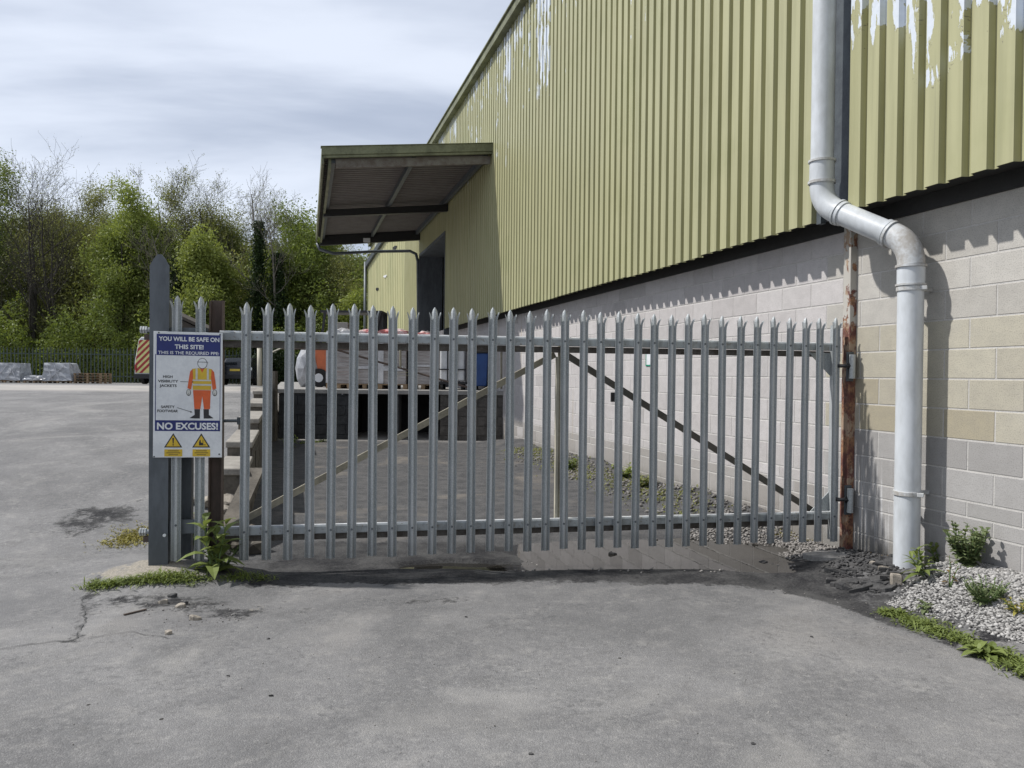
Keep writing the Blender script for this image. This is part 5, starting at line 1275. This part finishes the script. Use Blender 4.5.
def scatter(poly_px, dens, seed, ragged=.06):
    P = [(g(*q).x, g(*q).y) for q in poly_px]; r_ = np.random.default_rng(seed); xs_, ys_ = [p[0] for p in P], [p[1] for p in P]
    n = int((max(xs_)-min(xs_))*(max(ys_)-min(ys_))*dens); x = r_.uniform(min(xs_), max(xs_), n); y = r_.uniform(min(ys_), max(ys_), n)
    k = inpoly(P, x+ragged*nz(x, y, 9, seed)+r_.normal(0, ragged*.5, n), y+ragged*nz(x, y, 11, seed+1)+r_.normal(0, ragged*.5, n)); return np.stack([x[k], y[k]], 1)
pebbles('gravel', scatter([(886,605),(905,592),(925,578),(1000,562),(1150,560),(1300,640),(1120,668),(1024,640),(960,618)], 9000, 1), .0112, M['pebble'], 1)
pebbles('gravel', scatter([(930,590),(1000,570),(1100,580),(1060,630),(980,610)], 1500, 2), .015, M['pebble'], 2, .3, 1)
pebbles('gravel', scatter([(700,528),(790,520),(838,535),(835,548),(790,560),(745,552),(690,538)], 2600, 3), .014, M['pebble_dark'], 3, 0, .75)
pebbles('gravel', scatter([(505,447),(560,455),(650,481),(760,516),(735,524),(645,498),(560,465),(508,451)], 520, 4, .25), .022, M['pebble_dark'], 4, 0, .45)
pebbles('grit', scatter([(500,574),(560,548),(700,536),(790,556),(790,572),(640,571)], 170, 12), .011, M['pebble_dark'], 12, 0, .7)
pebbles('grit', scatter([(60,760),(960,760),(860,620),(240,600),(70,600)], 22, 5), .0038, M['pebble_dark'], 5)
pebbles('grit', scatter([(130,600),(220,600),(250,625),(160,630)], 260, 6), .0055, M['pebble_dark'], 6, 0, .8)
pebbles('grit', scatter([(760,585),(860,600),(920,615),(880,630),(800,605)], 160, 7), .005, M['pebble_dark'], 7)
ico0.free()
pebbles('rubble_grit', scatter([(838,548),(900,556),(900,590),(850,592),(825,572)], 900, 8), .015, M['chunk'], 8, jit=.55)
# broken asphalt
def chunk(px, py, rx, ry, h, mat, seed, label, grp=None, name='asphalt_chunk'):
    rr = random.Random(seed); q = g(px, py); n = rr.randint(6, 10) if rx < .15 else 18; mb = MB(); tx, ty = rr.uniform(-.25, .25)*(rx < .15), rr.uniform(-.25, .25)*(rx < .15)
    k = [rr.uniform(.62, 1.2) for _ in range(n)] if rx < .15 else [rr.uniform(.88, 1.08) for _ in range(n)]; a0 = rr.uniform(0, 6)
    rings = []
    for kk, z in ((1.02, -.8), (1.04, .75), (.97, .98), (.5, 1.08)):
        rings += [(q.x+rx*kk*k[i]*math.cos(a0+6.283*i/n), q.y+ry*kk*k[i]*math.sin(a0+6.283*i/n), q.z+h*z*rr.uniform(.85, 1.1)+tx*rx*math.cos(a0+6.283*i/n)+ty*ry*math.sin(a0+6.283*i/n)) for i in range(n)]
    mb.add(rings, [(j*n+i, j*n+(i+1) % n, j*n+n+(i+1) % n, j*n+n+i) for j in range(3) for i in range(n)]+[tuple(range(3*n, 4*n))])
    return tag(mb.build(name, M[mat]), label, 'rubble', grp)
chunk(833, 557, .23, .13, .028, 'chunk_pale', 3, 'large round worn grey asphalt lump in front of the rusty gate post', name='asphalt_lump')
gp = 'broken black asphalt pieces between the rusty gate post and the downpipe'
rr = random.Random(5)
for i in range(40):
    px, py = rr.uniform(835, 898), rr.uniform(557, 590)
    if (px-833)**2/45**2+(py-556)**2/17**2 < 1: continue
    chunk(px, py, rr.uniform(.03, .13), rr.uniform(.02, .07), rr.uniform(.008, .026), 'chunk', 50+i, 'jagged black broken asphalt piece between the rusty gate post and the downpipe', gp)
for i, (px, py, s) in enumerate(((846,543,.10),(868,543,.07),(874,566,.05),(884,571,.04))): chunk(px, py, s, s*.5, .03, 'stone' if i > 1 else 'chunk_pale', 130+i, ('flat grey slab piece at the foot of the rusty gate post', 'grey slab piece between the rusty post and the wall', 'pale stone among the black asphalt pieces', 'small pale stone left of the downpipe foot')[i], name='stone_piece')
chunk(897, 583, .055, .045, .06, 'stone', 140, 'rounded pale stone at the foot of the downpipe', name='stone')
for i, (px, py, s, m_) in enumerate(((163,603,.035,'stone'),(180,607,.03,'stone'),(186,604,.025,'chunk'),(195,619,.035,'stone'),(172,597,.03,'chunk'),(168,634,.02,'stone'))):
    chunk(px, py, s, s*.7, .02, m_, 150+i, 'small loose stone on the road in front of the grass by the gate post', 'loose stones on the road by the gate post', 'loose_stone')
for i, (px, py) in enumerate(((268,639),(271,696),(466,617),(775,588),(228,676),(812,637),(753,744),(531,754))):
    chunk(px, py, .011, .007, .006, 'chunk' if i != 1 else 'rubber', 170+i, 'tiny dark pebble lying alone on the open asphalt', 'tiny dark pebbles on the open asphalt', 'loose_stone')
chunk(613, 557, .05, .03, .045, 'chunk', 190, 'black lump standing in the puddle under the gate', name='puddle_lump'); chunk(762, 565, .05, .025, .03, 'chunk', 191, 'small black lump at the right tip of the puddle', name='puddle_lump')
mb = MB(); q = g(134, 613); mb.bar(q+Vector((-.04, -.05, .006)), q+Vector((.05, .06, .008)), .012, .008); tag(mb.build('twig', M['rust']), 'short dark stick lying on the road by the grass', 'stick')
# leaf litter scrap
# ================================================================ light, sky, camera
w = bpy.data.worlds.new('World'); SC.world = w; w.use_nodes = True; t = NT.__new__(NT); t.t = w.node_tree; t.t.nodes.clear()
sun_to = Vector((-1.066, .088, 1.35)).normalized(); el = math.asin(sun_to.z); az = math.atan2(sun_to.x, sun_to.y)
sky = t.n('ShaderNodeTexSky', sky_type='NISHITA', sun_disc=False, sun_elevation=el, sun_rotation=az % (2*math.pi)); sky.air_density = 1.0; sky.dust_density = 1.5
tc = t.n('ShaderNodeTexCoord'); s = t.n('ShaderNodeSeparateXYZ'); t.l(tc.outputs['Generated'], s.inputs[0])
zz = t.math('ADD', t.math('MAXIMUM', s.outputs[2], 0), .12); cb = t.n('ShaderNodeCombineXYZ'); t.l(t.math('DIVIDE', s.outputs[0], zz), cb.inputs[0]); t.l(t.math('DIVIDE', s.outputs[1], zz), cb.inputs[1])
v1 = t.vscale(cb.outputs[0], (.55, .9, 1), (2.35, .4, 0)); n1 = t.noise(v1, 1.0, 6, .52, .5); n2 = t.noise(t.vscale(cb.outputs[0], (.5, 1.6, 1), (4.1, 2.2, 0)), 1.1, 5, .55, .3)
f = t.ramp(t.math('ADD', t.math('MULTIPLY', n1, .6), t.math('MULTIPLY', n2, .4)), .36, .60)
cl = t.mix(f, (3.8, 4.3, 5.35), (6.7, 7.2, 8.2))
lowb = t.math('SUBTRACT', 1, t.ramp(s.outputs[2], .0, .30)); cl = t.mix(t.math('MULTIPLY', lowb, .55), cl, (6.1, 6.8, 7.9))
top = t.math('MULTIPLY', t.math('SUBTRACT', 1, t.math('MULTIPLY', t.ramp(s.outputs[2], .48, .85), .22)), t.math('SUBTRACT', 1, t.math('MULTIPLY', t.ramp(t.math('MULTIPLY', s.outputs[1], -1), .0, .6), .15)))  # unseen sky overhead and behind the camera dimmed to deepen the shade
cm = t.n('ShaderNodeVectorMath', operation='SCALE'); t.l(cl, cm.inputs[0]); t.l(top, cm.inputs[3]); cl = cm.outputs[0]
col = t.mix(.9, sky.outputs[0], cl)
bg = t.n('ShaderNodeBackground'); bg.inputs[1].default_value = .10; t.l(col, bg.inputs[0]); o = t.n('ShaderNodeOutputWorld'); t.l(bg.outputs[0], o.inputs[0])
sl = bpy.data.lights.new('sun', 'SUN'); sl.energy = 3.7; sl.angle = R(1.2); sl.color = (1, .97, .93); so = bpy.data.objects.new('sun', sl); COL.objects.link(so); so.rotation_euler = sun_to.to_track_quat('Z', 'Y').to_euler(); so.location = (-10, 0, 15)
cam = bpy.data.cameras.new('camera'); cam.sensor_width = 36; cam.lens = FPX/1024*36; cam.clip_end = 2000; cam.clip_start = .05
co = bpy.data.objects.new('camera', cam); COL.objects.link(co); mtx = Matrix((RT, UP, -FW)).transposed().to_4x4(); mtx.translation = CAM; co.matrix_world = mtx; SC.camera = co
SC.render.engine = 'CYCLES'; SC.view_settings.view_transform = 'Standard'; SC.view_settings.look = 'None'; SC.view_settings.exposure = 0.36; SC.view_settings.gamma = 1
SC.render.resolution_x = 1024; SC.render.resolution_y = 768
